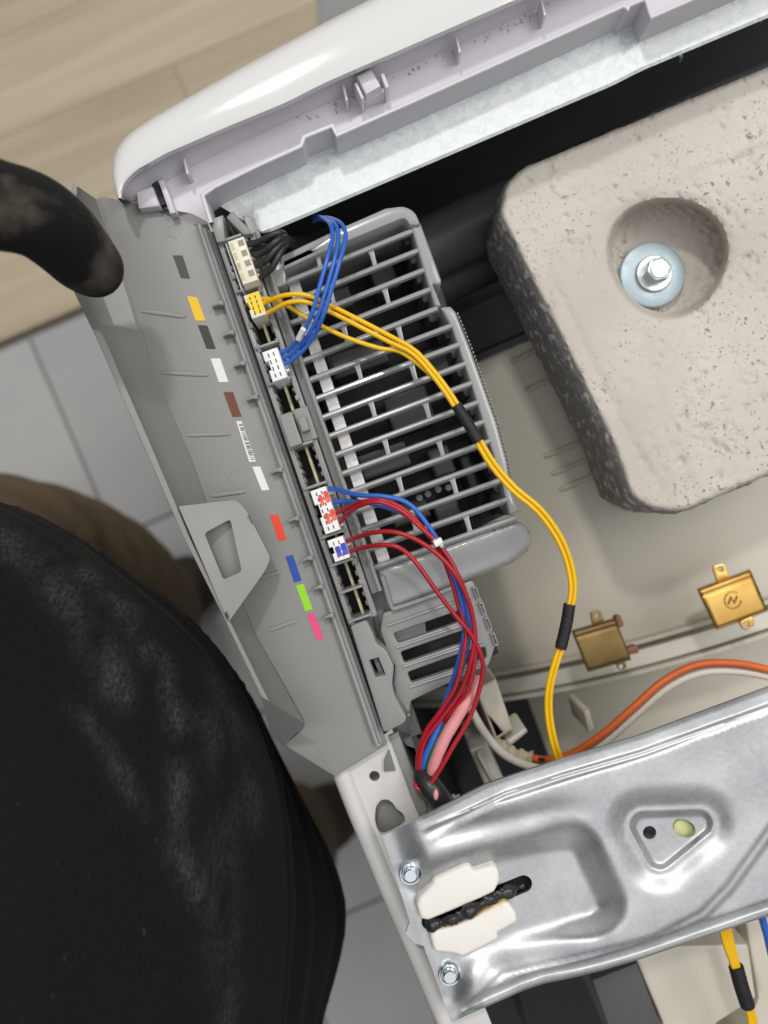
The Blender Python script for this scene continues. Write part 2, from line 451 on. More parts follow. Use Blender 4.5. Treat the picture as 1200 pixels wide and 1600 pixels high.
M['washer'] = mat('blue_zinc_washer', (0.36, 0.44, 0.48), 0.42, 0.6, rvar=(150, 0.38, 0.52))
M['concrete'] = mat('cast_concrete', srgb(190, 182, 170), 0.95, extra=concrete)
M['concrete_dk'] = mat('raw_dark_concrete', srgb(150, 147, 143), 0.65, var=(260, srgb(235, 232, 228), 0.54, 0.66), bump=(260, 0.8, 0.0014))
M['tub'] = mat('cream_plastic', srgb(205, 199, 184), 0.42, var=(7, srgb(195, 189, 173), 0.3, 0.7))
M['tub_lt'] = mat('pale_cream_plastic', srgb(216, 212, 200), 0.4)
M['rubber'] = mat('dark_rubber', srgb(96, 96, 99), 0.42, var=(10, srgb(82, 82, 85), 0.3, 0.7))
M['ring'] = mat('charcoal_plastic', srgb(84, 83, 84), 0.45, var=(9, srgb(66, 66, 68), 0.3, 0.7))
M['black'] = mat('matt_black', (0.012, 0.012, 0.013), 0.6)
M['blackp'] = mat('black_component_plastic', (0.022, 0.022, 0.023), 0.35)
M['comp'] = mat('charcoal_component', (0.06, 0.06, 0.062), 0.4)
M['cream'] = mat('cream_connector_plastic', srgb(226, 222, 204), 0.4)
M['pcb'] = mat('bare_circuit_board_edge', srgb(206, 200, 160), 0.6, var=(400, srgb(180, 172, 128), 0.4, 0.7))
M['white'] = mat('white_connector_plastic', srgb(236, 236, 236), 0.4)
M['pocket'] = mat('connector_cavity_shade', srgb(150, 146, 128), 0.6)
M['wh_strip'] = mat('white_board_edge', srgb(242, 241, 240), 0.7, var=(600, srgb(226, 224, 222), 0.4, 0.6))
def flat(n, r, g, b_, rough=0.45): return mat(n, srgb(r, g, b_), rough)
M['ink_y'] = flat('yellow_ink', 245, 205, 20); M['ink_r'] = mat('red_ink', srgb(235, 66, 48), 0.4, var=(500, srgb(246, 120, 96), 0.45, 0.7))
M['ink_b'] = mat('blue_ink', srgb(40, 70, 190), 0.35, var=(500, srgb(80, 108, 210), 0.5, 0.75))
M['w_yellow'] = mat('yellow_cable_pvc', srgb(244, 196, 24), 0.34, var=(60, srgb(238, 184, 16), 0.35, 0.7))
M['w_blue'] = mat('blue_cable_pvc', srgb(52, 108, 202), 0.34, var=(60, srgb(42, 94, 186), 0.35, 0.7))
M['w_red'] = mat('red_cable_pvc', srgb(178, 30, 40), 0.34, var=(60, srgb(158, 22, 34), 0.35, 0.7))
M['w_black'] = mat('black_cable_pvc', srgb(44, 45, 48), 0.42)
M['w_green'] = mat('green_cable_pvc', srgb(40, 100, 62), 0.4)
M['w_pink'] = mat('pink_sleeve', srgb(232, 158, 160), 0.55, var=(90, srgb(220, 138, 142), 0.35, 0.7))
M['w_orange'] = mat('orange_cable_pvc', srgb(228, 112, 50), 0.45, var=(50, srgb(214, 98, 40), 0.35, 0.7))
M['w_white'] = mat('off_white_cable_pvc', srgb(222, 214, 202), 0.5)
M['w_brown'] = mat('brown_cable_pvc', srgb(128, 84, 62), 0.45)
M['gap_shading'] = mat('cable_gap_shading', srgb(112, 100, 96), 0.45)
M['tape'] = mat('black_cloth_tape', srgb(30, 29, 33), 0.6, bump=(1400, 0.5, 0.0004))
M['mask_tape'] = mat('beige_masking_tape', srgb(206, 194, 168), 0.7, var=(160, srgb(180, 166, 136), 0.4, 0.7), bump=(300, 0.5, 0.0008))
M['brass'] = mat('bright_brass', (0.66, 0.42, 0.13), 0.35, 1.0, var=(70, (0.52, 0.30, 0.075), 0.35, 0.7), rvar=(80, 0.3, 0.52))
M['bronze'] = mat('tarnished_brass', (0.30, 0.205, 0.085), 0.5, 0.85, var=(90, (0.20, 0.13, 0.05), 0.35, 0.7))
M['wood'] = mat('pale_oak_laminate', srgb(180, 160, 130), 0.45, extra=wood)
M['joint'] = mat('floor_joint', srgb(150, 132, 107), 0.8)
M['tile'] = mat('grey_floor_tile', srgb(178, 177, 173), 0.35, var=(5, srgb(164, 164, 162), 0.3, 0.7))
M['grout'] = mat('tile_grout', srgb(160, 159, 155), 0.9)
M['mat'] = mat('grey_mat', srgb(150, 150, 150), 0.8, bump=(300, 0.3, 0.002))
M['shirt'] = mat('black_cotton', (0.01, 0.01, 0.01), 0.95, extra=cloth, spec=0.03, stretch=(1.5, 0.6, 0.6))
M['glove'] = mat('black_fleece_glove', (0.012, 0.012, 0.012), 0.95, extra=fleece, spec=0.15)
M['trousers'] = mat('brown_canvas', srgb(124, 106, 82), 0.9, var=(16, srgb(104, 88, 66), 0.3, 0.7), bump=(40, 0.5, 0.01))
M['foot'] = mat('dark_leather', srgb(50, 40, 32), 0.6)
M['block'] = mat('scorched_white_plastic', srgb(232, 226, 215), 0.42, extra=burnt)
M['peg'] = mat('pale_green_plastic', srgb(206, 208, 150), 0.5)
STK = {'charcoal': (62, 62, 64), 'yellow': (236, 190, 24), 'black': (44, 44, 47), 'white': (226, 226, 220), 'brown': (104, 56, 32),
       'ivory': (228, 228, 222), 'red': (232, 62, 30), 'blue': (22, 72, 164), 'green': (148, 212, 30), 'pink': (226, 72, 124)}
for k, c in STK.items(): M['stk_' + k] = mat(k + '_sticker', srgb(*c), 0.5)

exec_order = []
# =================================================================== THE SETTING: floor
FZ = -0.85
def floor():
    b = MB(); b.add([(-3, -3, FZ - 0.02), (3, -3, FZ - 0.02), (3, 3, FZ - 0.02), (-3, 3, FZ - 0.02)], [(0, 1, 2, 3)])
    sub = b.build('subfloor', M['grout']); sub['kind'] = 'structure'
    a = Vector((math.cos(R(23.4)), math.sin(R(23.4)), 0)); n = Vector((-a.y, a.x, 0))
    o = P(0, 533, FZ)                            # boundary between wood and tile
    mb = MB(); q = [o - a * 1.2 - n * 0.0, o + a * 2.2, o + a * 2.2 + n * 1.6, o - a * 1.2 + n * 1.6]
    mb.plate([tuple(p) for p in q], FZ - 0.008, FZ - 0.02, b=0, px=False)
    wf = mb.build('wood_floor', M['joint']); wf['kind'] = 'structure'
    w = 0.128
    for i in range(9):
        off = (i * 0.37) % 1.2
        for k in range(-1, 3):
            s0 = -1.2 + k * 1.2 + off; s1 = s0 + 1.1992
            s0, s1 = max(s0, -1.2), min(s1, 2.2)
            if s1 - s0 < 0.05: continue
            p0 = o + n * (i * w)
            pl = [p0 + a * s0, p0 + a * s1, p0 + a * s1 + n * (w - 0.0009), p0 + a * s0 + n * (w - 0.0009)]
            m = MB().plate([tuple(p) for p in pl], FZ, FZ - 0.0075, b=0.0005, px=False, bottom=False)
            m.build('plank', M['wood'], wf)
    mb = MB(); q = [o - a * 1.2 - n * 2.2, o + a * 2.2 - n * 2.2, o + a * 2.2 - n * 0.012, o - a * 1.2 - n * 0.012]
    mb.plate([tuple(p) for p in q], FZ - 0.008, FZ - 0.02, b=0, px=False)
    tf = mb.build('tile_floor', M['grout']); tf['kind'] = 'structure'
    t = 0.30
    for i in range(6):
        for k in range(-3, 7):
            p0 = o - n * (0.013 + i * t) + a * (k * 0.30 + 0.06 - 0.02)
            pl = [p0, p0 + a * 0.297, p0 + a * 0.297 - n * 0.297, p0 - n * 0.297]
            MB().plate([tuple(p) for p in pl], FZ, FZ - 0.0075, b=0.0015, px=False, bottom=False).build('tile', M['tile'], tf)
floor()
m = MB().plate(rounded([(486, -160), (900, -330), (905, 60), (500, 70)], 8), FZ + 0.006, FZ + 0.0005, b=0.002)
tag(m.build('floor_mat', M['mat']), 'flat grey mat on the wood floor beyond the white front panel', 'mat')

# =================================================================== cabinet: white side panel and inside
cab = thing('machine_cabinet', 'white painted steel side panel and dark inside of the opened washing machine', 'cabinet', P(600, 1500, FZ))
def cabinet():
    # top flange of the side panel, with a round hole and a keyhole
    kh = [(587, 1262), (594, 1251), (604, 1249), (613, 1254), (619, 1264), (630, 1272), (634, 1284), (625, 1292), (608, 1300), (596, 1304), (590, 1296), (586, 1282)]
    hole = [(585 + 8 * math.cos(k * math.pi / 8), 1213 + 8 * math.sin(k * math.pi / 8)) for k in range(16)]
    b = MB()
    b.plate([(527, 1212), (560, 1180), (612, 1138), (655, 1240), (668, 1300), (740, 1530), (772, 1610), (800, 1700), (752, 1740)], -0.017, -0.0182, holes=[rounded(kh, 5), hole], b=0.0003)
    MB().plate([(556, 1196), (600, 1180), (640, 1262), (640, 1300), (596, 1312)], -0.0225, -0.0235, b=0.0003).build('keyhole_backing', M['grey'], cab)  # grey plate added behind the holes so they show as lit grey
    # rolled outer edge
    pts = [P(u, v, -0.019) for u, v in resample([(521, 1200), (545, 1262), (590, 1372), (640, 1488), (700, 1630), (745, 1740)], 50)]
    b.tube([p + Vector((0.0022, 0.001, 0)) for p in pts], 0.0036, 16)
    # outside sheet going down to the floor
    top = [tuple(p - Vector((0.001, 0.0005, 0))) for p in pts]
    b.grid([[(x, y, -0.020) for x, y, z in top], [(x, y, FZ + 0.01) for x, y, z in top]])
    b.build('side_panel', M['white_paint'], cab)
    # small folded tabs on the flange
    MB().plate([(600, 1190), (608, 1172), (618, 1204), (600, 1206)], -0.0155, -0.017, b=0.0002).build('flange_tab', M['grey_dk'], cab)
    # inner walls and base: black colour stands in for the shade inside
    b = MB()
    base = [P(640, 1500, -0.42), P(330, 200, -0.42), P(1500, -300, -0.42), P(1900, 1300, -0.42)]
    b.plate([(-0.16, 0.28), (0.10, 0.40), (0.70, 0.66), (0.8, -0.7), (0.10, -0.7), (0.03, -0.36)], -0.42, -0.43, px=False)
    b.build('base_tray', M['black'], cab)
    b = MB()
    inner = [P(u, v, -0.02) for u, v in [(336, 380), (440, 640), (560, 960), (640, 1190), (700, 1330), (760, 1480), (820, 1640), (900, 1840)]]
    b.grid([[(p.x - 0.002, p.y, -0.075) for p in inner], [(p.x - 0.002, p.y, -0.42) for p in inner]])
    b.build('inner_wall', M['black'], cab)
    # pale inner channel seen by the black clamp
    MB().plate([(655, 1240), (688, 1262), (720, 1250), (735, 1290), (668, 1310)], -0.020, -0.026, b=0.0006).build('inner_ledge', M['tub_lt'], cab)
    MB().plate([(688, 1262), (712, 1250), (716, 1260), (694, 1272)], -0.014, -0.02, b=0.0006).build('clamp_foot', M['tub_lt'], cab)
    MB().plate([(608, 1150), (622, 1143), (668, 1265), (660, 1290), (640, 1240)], -0.0155, -0.03, b=0.0006).build('corner_bracket', M['grey'], cab)
    MB().plate([(640, 1150), (622, 1143), (668, 1205), (666, 1238)], -0.02, -0.05, b=0.0006).build('bracket_web', M['grey_dk'], cab)
cabinet()

# =================================================================== front fascia
fas = thing('control_fascia', 'glossy white front fascia with a pale lilac moulded inner ledge', 'control panel', P(500, 100, FZ))
OUT = [(183, 309), (177, 292), (173, 262), (177, 240), (187, 222), (205, 205), (240, 182), (300, 148), (385, 100), (480, 49), (545, 15), (580, -3), (700, -66), (900, -170), (1300, -372)]
INN = [(190, 310), (188, 298), (196, 284), (210, 268), (230, 257), (260, 240), (302, 222), (360, 197), (450, 160), (500, 134), (550, 112), (620, 82), (700, 47), (792, 7), (900, -40), (1000, -84), (1300, -214)]
def offs(pl, dx, dy): return [(x + dx, y + dy) for x, y in pl]
def mixl(a, b_, t, n=70):
    A, B = resample(a, n), resample(b_, n); return [tuple(A[i] * (1 - t) + B[i] * t) for i in range(n)]
def fascia():
    b = MB()
    WB = 0.85
    lo = [(x + (600 - x) * 0.06, y + (800 - y) * 0.06) for x, y in OUT]
    rows = [(OUT, -0.03), (mixl(OUT, INN, 0.0), -0.0050), (mixl(OUT, INN, 0.012), -0.0026), (mixl(OUT, INN, 0.04), -0.0008), (mixl(OUT, INN, 0.09), 0.0003), (mixl(OUT, INN, 0.16), 0.0008), (mixl(OUT, INN, 0.3), 0.0012),
            (mixl(OUT, INN, 0.5), 0.0014), (mixl(OUT, INN, 0.7), 0.00135), (mixl(OUT, INN, 0.9), 0.0011), (mixl(OUT, INN, 0.985), 0.0008), (INN, 0.0004)]
    n = 110
    R_ = []
    for pl, z in rows:
        R_.append([P(a[0], a[1], z) for a in resample(pl, n)])
    R_[0] = [Vector((p.x, p.y, -0.03)) for p in R_[1]]
    R_.insert(0, [Vector((p.x, p.y, FZ + 0.012)) for p in R_[0]])
    R_.append([Vector((p.x, p.y, -0.0014)) for p in R_[-1]])
    R_.append([P(a[0], a[1], -0.0016) for a in resample(mixl(INN, OUT, 0.2, n), n)])
    b.grid(R_)
    b.build('white_rim', M['white_gloss'], fas, angle=50)
    # wall below the rim, ledge, upright lip, wall down to the steel rail
    FL = [(198, 314), (206, 316), (214, 314), (232, 303), (262, 283), (302, 260), (330, 246), (380, 222), (460, 185), (540, 150), (600, 121), (680, 87), (760, 50), (860, 4), (1000, -58), (1300, -190)]
    LIP = [(331, 344), (318, 303), (335, 291), (400, 259), (472, 226), (477, 212), (517, 196), (525, 211), (640, 160), (800, 88), (977, 7), (985, 13), (988, 5), (1010, -4), (1016, 16), (1020, 25), (1100, -10), (1300, -98)]
    n = 140
    wall_top = [P(a[0], a[1], -0.0018) for a in resample(mixl(INN, OUT, 0.16, n), n)]
    led_out = [P(a[0], a[1], -0.013) for a in resample(FL, n)]
    b = MB(); b.grid([wall_top, led_out]); b.build('rim_wall', M['lilac'], fas)
    # lip with exact corners: ledge sheet = polygon between FL and LIP
    z0 = -0.013
    def proj(pl, z_from, z_to): return [(600 + (x - 600) * (H - z_from) / (H - z_to), 800 + (y - 800) * (H - z_from) / (H - z_to)) for x, y in pl]
    ledge = FL + LIP_down(LIP, z0)[::-1]
    vs, fs = cdt_fill([ledge])
    b = MB(); b.add([P(x, y, z0) for x, y in vs], fs); b.build('ledge', M['lilac'], fas)
    b = MB()
    LW = [P(x, y, 0) for x, y in LIP]
    th = 0.0013
    LI = []
    for i, p in enumerate(LW):
        q, r_ = LW[max(0, i - 1)], LW[min(len(LW) - 1, i + 1)]
        e1 = (p - q).normalized() if i else (r_ - p).normalized(); e2 = (r_ - p).normalized() if i < len(LW) - 1 else e1
        n1, n2 = Vector((-e1.y, e1.x, 0)), Vector((-e2.y, e2.x, 0)); mm = (n1 + n2)
        mm = mm.normalized() if mm.length > 1e-6 else n1
        LI.append(p + mm * th / max(0.5, mm.dot(n1)))
    lipz = -0.0015
    for seq, nm in ((None, 'lip'),):
        rows = [[Vector((p.x, p.y, z0)) for p in LI], [Vector((p.x, p.y, lipz - 0.0003)) for p in LI], [(LI[i] * 0.8 + LW[i] * 0.2) + Vector((0, 0, lipz)) for i in range(len(LW))],
                [(LI[i] * 0.2 + LW[i] * 0.8) + Vector((0, 0, lipz)) for i in range(len(LW))], [Vector((p.x, p.y, lipz - 0.0003)) for p in LW],
                [Vector((p.x, p.y, -0.0148)) for p in LW]]
        b.grid(rows)
    b.build('lip', M['lilac'], fas, angle=40)
    # moulded clip and small stiffening ribs
    c = MB()
    c.plate([(556, 118), (580, 105), (596, 134), (572, 148)], -0.004, -0.013, b=0.001)
    c.plate([(567, 150), (606, 133), (608, 141), (570, 158)], -0.0075, -0.013, b=0.0006)
    c.plate([(553, 130), (558, 128), (569, 152), (565, 156)], -0.004, -0.013, b=0.0004)
    c.plate([(594, 115), (600, 113), (608, 134), (603, 139)], -0.004, -0.013, b=0.0004)
    c.build('snap_clip', M['lilac'], fas)
    for (u, v) in [(289, 258), (538, 143), (715, 68), (848, 10)]:
        MB().plate([(u - 4, v - 10), (u, v - 12), (u + 6, v + 13), (u + 2, v + 15)], -0.006, -0.013, b=0.0004).build('stiffening_rib', M['lilac'], fas)
    # corner details: dark slot and pale box
    MB().plate([(232, 274), (241, 271), (260, 318), (250, 322)], -0.0105, -0.0135, b=0).build('corner_slot', M['black'], fas)
    MB().plate(rounded([(212, 300), (238, 290), (250, 322), (216, 326)], 3), -0.009, -0.013, b=0.0006).build('corner_box', M['lilac'], fas)
    MB().plate([(247, 283), (255, 279), (275, 332), (265, 334)], -0.0085, -0.013, b=0.0006).build('corner_rib', M['lilac'], fas)
    MB().plate([(196, 312), (208, 296), (232, 280), (240, 276), (238, 284), (206, 306)], -0.010, -0.013, b=0.0006).build('corner_step', M['grey'], fas)
    # dust fluff lying along the foot of the wall
    fl = MB()
    for k in range(46):
        t = random.random(); q = resample(FL[8:14], 60)[int(t * 59)]
        u, v = q[0] + random.gauss(2, 3), q[1] + random.gauss(4, 3)
        a = random.random() * 6.28; l = random.uniform(2, 7)
        if random.random() < 0.5: a = R(-23) + random.gauss(0, .4)
        p = [P(u + math.cos(a + j * .4) * l * j / 3, v + math.sin(a + j * .4) * l * j / 3, -0.0127) for j in range(4)]
        fl.tube(p, 0.00007, 4)
    o = fl.build('dust_fluff', M['rubber'], fas); o['kind'] = 'stuff'
def LIP_down(pl, z):
    """pixels, at height z, straight below the pixel outline pl of height 0."""
    return [(600 + (x - 600) * H / (H - z), 800 + (y - 800) * H / (H - z)) for x, y in pl]
fascia()

# =================================================================== galvanised front rail
rail = thing('front_rail', 'galvanised steel front rail running under the lilac fascia lip', 'steel rail', P(800, 200, -0.02))
def front_rail():
    z = -0.0145
    up = [(352, 326), (420, 290), (560, 225), (760, 138), (1000, 20), (1300, -110)]
    dn = [(392, 352), (410, 362), (600, 281), (955, 129), (1000, 106), (1200, 22), (1300, -20)]
    b = MB()
    poly = [(340, 320)] + up[1:] + dn[::-1]
    b.field([(344, 322), (420, 264), (560, 195), (760, 106), (1000, -12), (1300, -140)] + dn[::-1], lambda u, v: np.full(np.shape(u), z), 26)
    # folded inner edge going down
    e = [P(u, v, z) for u, v in resample(dn, 60)]
    b.grid([[p for p in e], [p + Vector((0.0005, -0.0007, -0.0007)) for p in e], [p + Vector((-0.004, 0.012, -0.022)) for p in e]])
    b.build('rail_sheet', M['zinc'], rail)
    # stepped tab
    # screw tips poking through into the dark below
    for (u, v) in [(1062, 97), (1188, 36)]:
        c = P(u, v, -0.03); m = MB()
        m.tube([c + Vector((0, 0.001 * k * 1.2, 0.0006 * k)) for k in range(7)], [0.0002, .0009, .0008, .0011, .0009, .0012, .0012], 8)
        m.build('screw_tip', M['steel'], rail)
front_rail()

# inside of the cabinet front, shade behind the rail put into its dark colour
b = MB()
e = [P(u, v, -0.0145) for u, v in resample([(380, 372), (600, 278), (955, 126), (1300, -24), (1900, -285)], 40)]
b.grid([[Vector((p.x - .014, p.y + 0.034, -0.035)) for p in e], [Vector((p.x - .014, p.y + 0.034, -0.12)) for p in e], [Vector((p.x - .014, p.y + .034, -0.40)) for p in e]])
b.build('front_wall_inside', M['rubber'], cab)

# =================================================================== tub, gasket
tub = thing('washing_tub', 'cream plastic drum housing with raised ribs deep inside the machine', 'tub', P(1100, 900, -0.2))
TA = Vector((0.345, -0.9386, 0)); TN = Vector((0.9386, 0.345, 0))     # axis (front to back) and across
TC = P(1130, 640, -0.1); TR = 0.20
def tub_pt(s, c, dr=0.0):
    r = TR + dr
    a = c / TR
    return TC + TA * s + TN * (r * math.sin(a)) + Vector((0, 0, -0.099 - TC.z + r * math.cos(a) - TR))
def tub_from_px(u, v, dr=0.0):
    # intersect the ray through pixel with the cylinder surface
    z = -0.1
    for _ in range(30):
        p = P(u, v, z); c = (p - TC).dot(TN); r = TR + dr
        z = -0.099 + math.sqrt(max(1e-6, r * r - c * c)) - TR
    p = P(u, v, z); return (p - TC).dot(TA), TR * math.asin(max(-1, min(1, (p - TC).dot(TN) / (TR + dr))))
def tub_build():
    def sect(s0, s1, dr, n=30, c0=-0.30, c1=0.16):
        return [[tub_pt(s0 + (s1 - s0) * i / n, c0 + (c1 - c0) * j / 60, dr) for j in range(61)] for i in range(n + 1)]
    sF, _ = tub_from_px(780, 540)
    sJ, _ = tub_from_px(1000, 1000)
    b = MB(); b.grid(sect(sF, sJ, 0)); b.build('front_shell', M['tub'], tub)
    b = MB(); rows = sect(sJ, 0.45, -0.045, 30, -0.168, 0.16); rows.insert(0, sect(sJ, sJ + .01, 0, 1, -0.168, 0.16)[0]); b.grid(rows); b.build('rear_shell', M['tub'], tub)
    # joint flange: two thin ridges and the pale strip between them
    for ds, w, dr, mk in ((-0.0015, 0.0016, 0.006, 'tub'), (0.0035, 0.007, 0.0035, 'tub_lt'), (0.0115, 0.0016, 0.0062, 'tub')):
        rows = []
        for j in range(61):
            c = -0.30 + 0.46 * j / 60
            rows.append([tub_pt(sJ + ds, c, -0.006), tub_pt(sJ + ds, c, dr), tub_pt(sJ + ds + w, c, dr), tub_pt(sJ + ds + w, c, -0.008)])
        MB().grid(rows).build('joint_ridge', M[mk], tub)
    # raised ribs on the front shell
    for (u0, v0, u1, v1) in [(800, 566, 850, 541), (822, 611, 880, 583), (850, 713, 930, 682), (862, 740, 950, 706), (874, 765, 960, 730)]:
        s0, c0 = tub_from_px(u0, v0); s1, c1 = tub_from_px(u1, v1)
        MB().tube([tub_pt(s0 + (s1 - s0) * k / 14, c0 + (c1 - c0) * k / 14, 0.0002) for k in range(15)], [0.0008] + [0.0013] * 13 + [0.0008], 10).build('rib', M['tub'], tub)
    # dark front ring of the tub
    s0, _ = tub_from_px(735, 480)
    rows = sect(s0, sF - 0.002, -0.003, 12)
    rows = [sect(s0, s0 + .01, -0.06, 1)[0]] + rows + [sect(sF - .002, sF, 0.002, 1)[1], sect(sF + .002, sF + .003, 0.002, 1)[1], sect(sF + 0.0025, sF + .003, -0.006, 1)[1]]
    MB().grid(rows).build('front_ring', M['ring'], tub)
    # moulded blocks near the joint, by the taped wires
    def blk(pts, zt, zb, nm, mk='tub'): MB().plate(rounded(pts, 4), zt, zb, b=0.0012).build(nm, M[mk], tub)
    blk([(742, 1078), (775, 1060), (802, 1140), (774, 1158)], -0.062, -0.10, 'moulded_boss')
    blk([(790, 1158), (820, 1137), (826, 1144), (796, 1168)], -0.066, -0.09, 'moulded_peg', 'tub_lt')
    blk([(733, 1172), (760, 1160), (790, 1222), (762, 1238)], -0.06, -0.10, 'cable_guide', 'tub_lt')
    blk([(743, 1178), (749, 1175), (777, 1226), (771, 1230)], -0.056, -0.062, 'guide_rib', 'tub_lt')
    blk([(912, 1112), (922, 1108), (930, 1140), (920, 1146)], -0.072, -0.10, 'moulded_peg')
    # lower right, beyond the brace
    blk([(985, 1480), (1170, 1475), (1182, 1560), (1120, 1600), (1080, 1700), (1020, 1700), (1036, 1600)], -0.060, -0.12, 'rear_moulding')
    blk([(1165, 1440), (1260, 1420), (1260, 1700), (1130, 1700), (1185, 1560)], -0.070, -0.13, 'rear_moulding')
tub_build()

gasket = MB()
ga = [(380, 524), (640, 402), (760, 345), (880, 290), (1050, 214), (1300, 104)]
gasket.tube([P(u, v, -0.10) for u, v in resample(spline([(a, b_, 0) for a, b_ in ga], 60)[:, :2], 50)], 0.0135, 24)
gasket.tube([P(u + 8, v + 62, -0.125) for u, v in resample(ga, 50)], 0.010, 18)
tag(gasket.build('door_gasket', M['rubber']), 'dark rubber door bellows in the shade between front rail and concrete block', 'gasket')

strut = MB()
strut.plate([(925, 1532), (995, 1505), (1032, 1600), (1060, 1680), (985, 1700)], -0.055, -0.16, b=0.001)
tag(strut.build('motor_bracket', M['ring']), 'dark grey upright strut in the shade below the pressed steel brace', 'bracket')

# =================================================================== concrete counterweight
cw = thing('counterweight', 'pitted pale concrete ballast block with a dark raw side and a sunken bolt', 'counterweight', P(1000, 500, -0.078))
def counterweight():
    top = rounded([(781, 336), (788, 292), (815, 264), (972, 199), (1300, 64), (1340, 680), (1200, 741), (1060, 802), (1010, 792), (986, 776), (958, 696), (896, 568), (836, 448)],
                  [10, 14, 14, 0, 0, 0, 0, 26, 14, 10, 0, 0, 0])
    rim_c, rim_r = (1043, 401), 91.0
    fl_c, fl_r = (1043, 401), 74.0
    lineA = [(812, 330), (870, 450), (930, 575), (985, 690), (1030, 760)]
    lineB = [(948, 330), (1000, 295), (1080, 262), (1200, 215), (1300, 172)]
    lineC = [(1000, 520), (1025, 610), (1050, 700), (1090, 770)]
    rnd = np.random.RandomState(3)
    pits = [(rnd.uniform(800, 1200), rnd.uniform(120, 790), rnd.uniform(2.2, 5.0)) for _ in range(230)]
    pits += [(rnd.uniform(1120, 1200), rnd.uniform(180, 420), rnd.uniform(2.5, 5.5)) for _ in range(40)]
    pits += [(rnd.normal(1110, 40), rnd.normal(690, 40), rnd.uniform(2.5, 5.5)) for _ in range(45)]
    Z0 = -0.040
    def zf(u, v):
        z = np.full(np.shape(u), Z0)
        d = dist_poly(u, v, top)
        chip = 8 + 5 * np.clip(np.sin(u * .06 + 2 * np.sin(v * .045)) * np.sin(v * .083 + u * .02), 0, 1)
        z = z - 0.0030 * (1 - np.sqrt(np.clip(1 - (1 - np.clip(d / chip, 0, 1)) ** 2, 0, 1)))
        z = z + 0.00025 * np.sin(u * 0.021 + v * .013) + 0.0002 * np.sin(u * .05 - v * .037)
        da = dist_poly(u, v, lineA, False); z = z - 0.0006 * np.exp(-(da / 7) ** 2) 
        db = dist_poly(u, v, lineB, False); z = z + 0.0007 * np.exp(-(db / 9) ** 2)
        dc = dist_poly(u, v, lineC, False); z = z - 0.0005 * np.exp(-(dc / 12) ** 2)
        dr = np.abs(np.hypot(u - 884, v - 286) - 19); z = z + 0.0009 * np.exp(-(dr / 3.0) ** 2)
        dr = np.abs(np.hypot(u - 872, v - 259) - 7); z = z + 0.0008 * np.exp(-(dr / 2.6) ** 2)
        for (a, c, r) in pits:
            th_ = a * 7.3; uu = (u - a) * math.cos(th_) + (v - c) * math.sin(th_); vv = -(u - a) * math.sin(th_) + (v - c) * math.cos(th_)
            e = (uu / (r * 1.7)) ** 2 + (vv / (r * .8)) ** 2 + 0.3 * np.sin(uu * .9 + a)
            k = e < 6
            z = np.where(k, z - 0.0011 * np.exp(-e * 1.2) * r / 5, z)
        rr = np.hypot(u - rim_c[0], v - rim_c[1]) + 3 * np.sin(np.arctan2(v - 400, u - 1043) * 3)
        z = z - 0.0012 * np.exp(-((rr - 92) / 10) ** 2 * (rr > 92))
        wallk = sstep(rim_r + 4, rim_r - 7, rr)
        rough = 0.0007 * np.sin(u * .35 + np.sin(v * .2) * 2) * np.sin(v * .31)
        z = z - wallk * 0.0215 + rough * wallk * (rr > 60)
        return z
    b = MB()
    # extra points on the steep wall of the recess so that it stays round
    ex = []
    b.field(top, zf, 4.2, bstep=5)
    b.build('concrete_top', M['concrete'], cw, angle=60)
    # raw sides
    s = MB(); A = np.array(top); n = 260
    q = resample(list(top) + [top[0]], n + 1)[:-1]
    z1 = Z0 - 0.0030
    rows = []
    for k, (z, o) in enumerate([(z1, 0), (z1 - 0.002, 0.0008), (z1 - 0.009, 0.0010), (z1 - 0.018, 0.0002), (z1 - 0.032, 0.0008), (z1 - 0.0445, -0.001)]):
        row = []
        for i, (u, v) in enumerate(q):
            p = P(u, v, z1)
            cdir = (Vector((0.13, 0.07, 0)) - Vector((p.x, p.y, 0))).normalized()
            jit = random.gauss(0, 0.00022) if k else 0
            row.append(Vector((p.x, p.y, z)) - cdir * (o + jit))
        rows.append(row)
    s.grid(rows, cu=True, cap1=True)
    s.build('raw_side', M['concrete_dk'], cw, angle=70)
    # washer and bolt
    cz = Z0 - 0.0215
    c = P(1019, 430, cz + 0.002)
    k = 0.001
    bolt = MB(); bolt.lathe(c, [(0, cz + .0048), (6.6 * k, cz + .0048), (7.0 * k, cz + .0042), (7.0 * k, cz + .003)], 40)
    hexp = [(c.x + 4.9 * k * math.cos(i * math.pi / 3 + .25), c.y + 4.9 * k * math.sin(i * math.pi / 3 + .25)) for i in range(6)]
    bolt.plate(rounded([(x * 1000, y * 1000) for x, y in hexp], 0.5, 2) and [(x / 1000, y / 1000) for x, y in rounded([(x * 1000, y * 1000) for x, y in hexp], 0.5, 2)], cz + 0.0105, cz + 0.0045, b=0.0007, px=False)
    bolt.lathe(c, [(0, cz + .0108), (3.3 * k, cz + .0108), (3.6 * k, cz + .0105)], 30)
    bo = bolt.build('bolt', M['bolt'], cw)
    w = MB(); R0 = 12.6 * k
    w.lathe(c, [(6 * k, cz + .0031), (R0 - .0006, cz + .0031), (R0 - .0002, cz + .0029), (R0, cz + .0024), (R0, cz - .001)], 64)
    w.build('washer', M['washer'], bo)
counterweight()

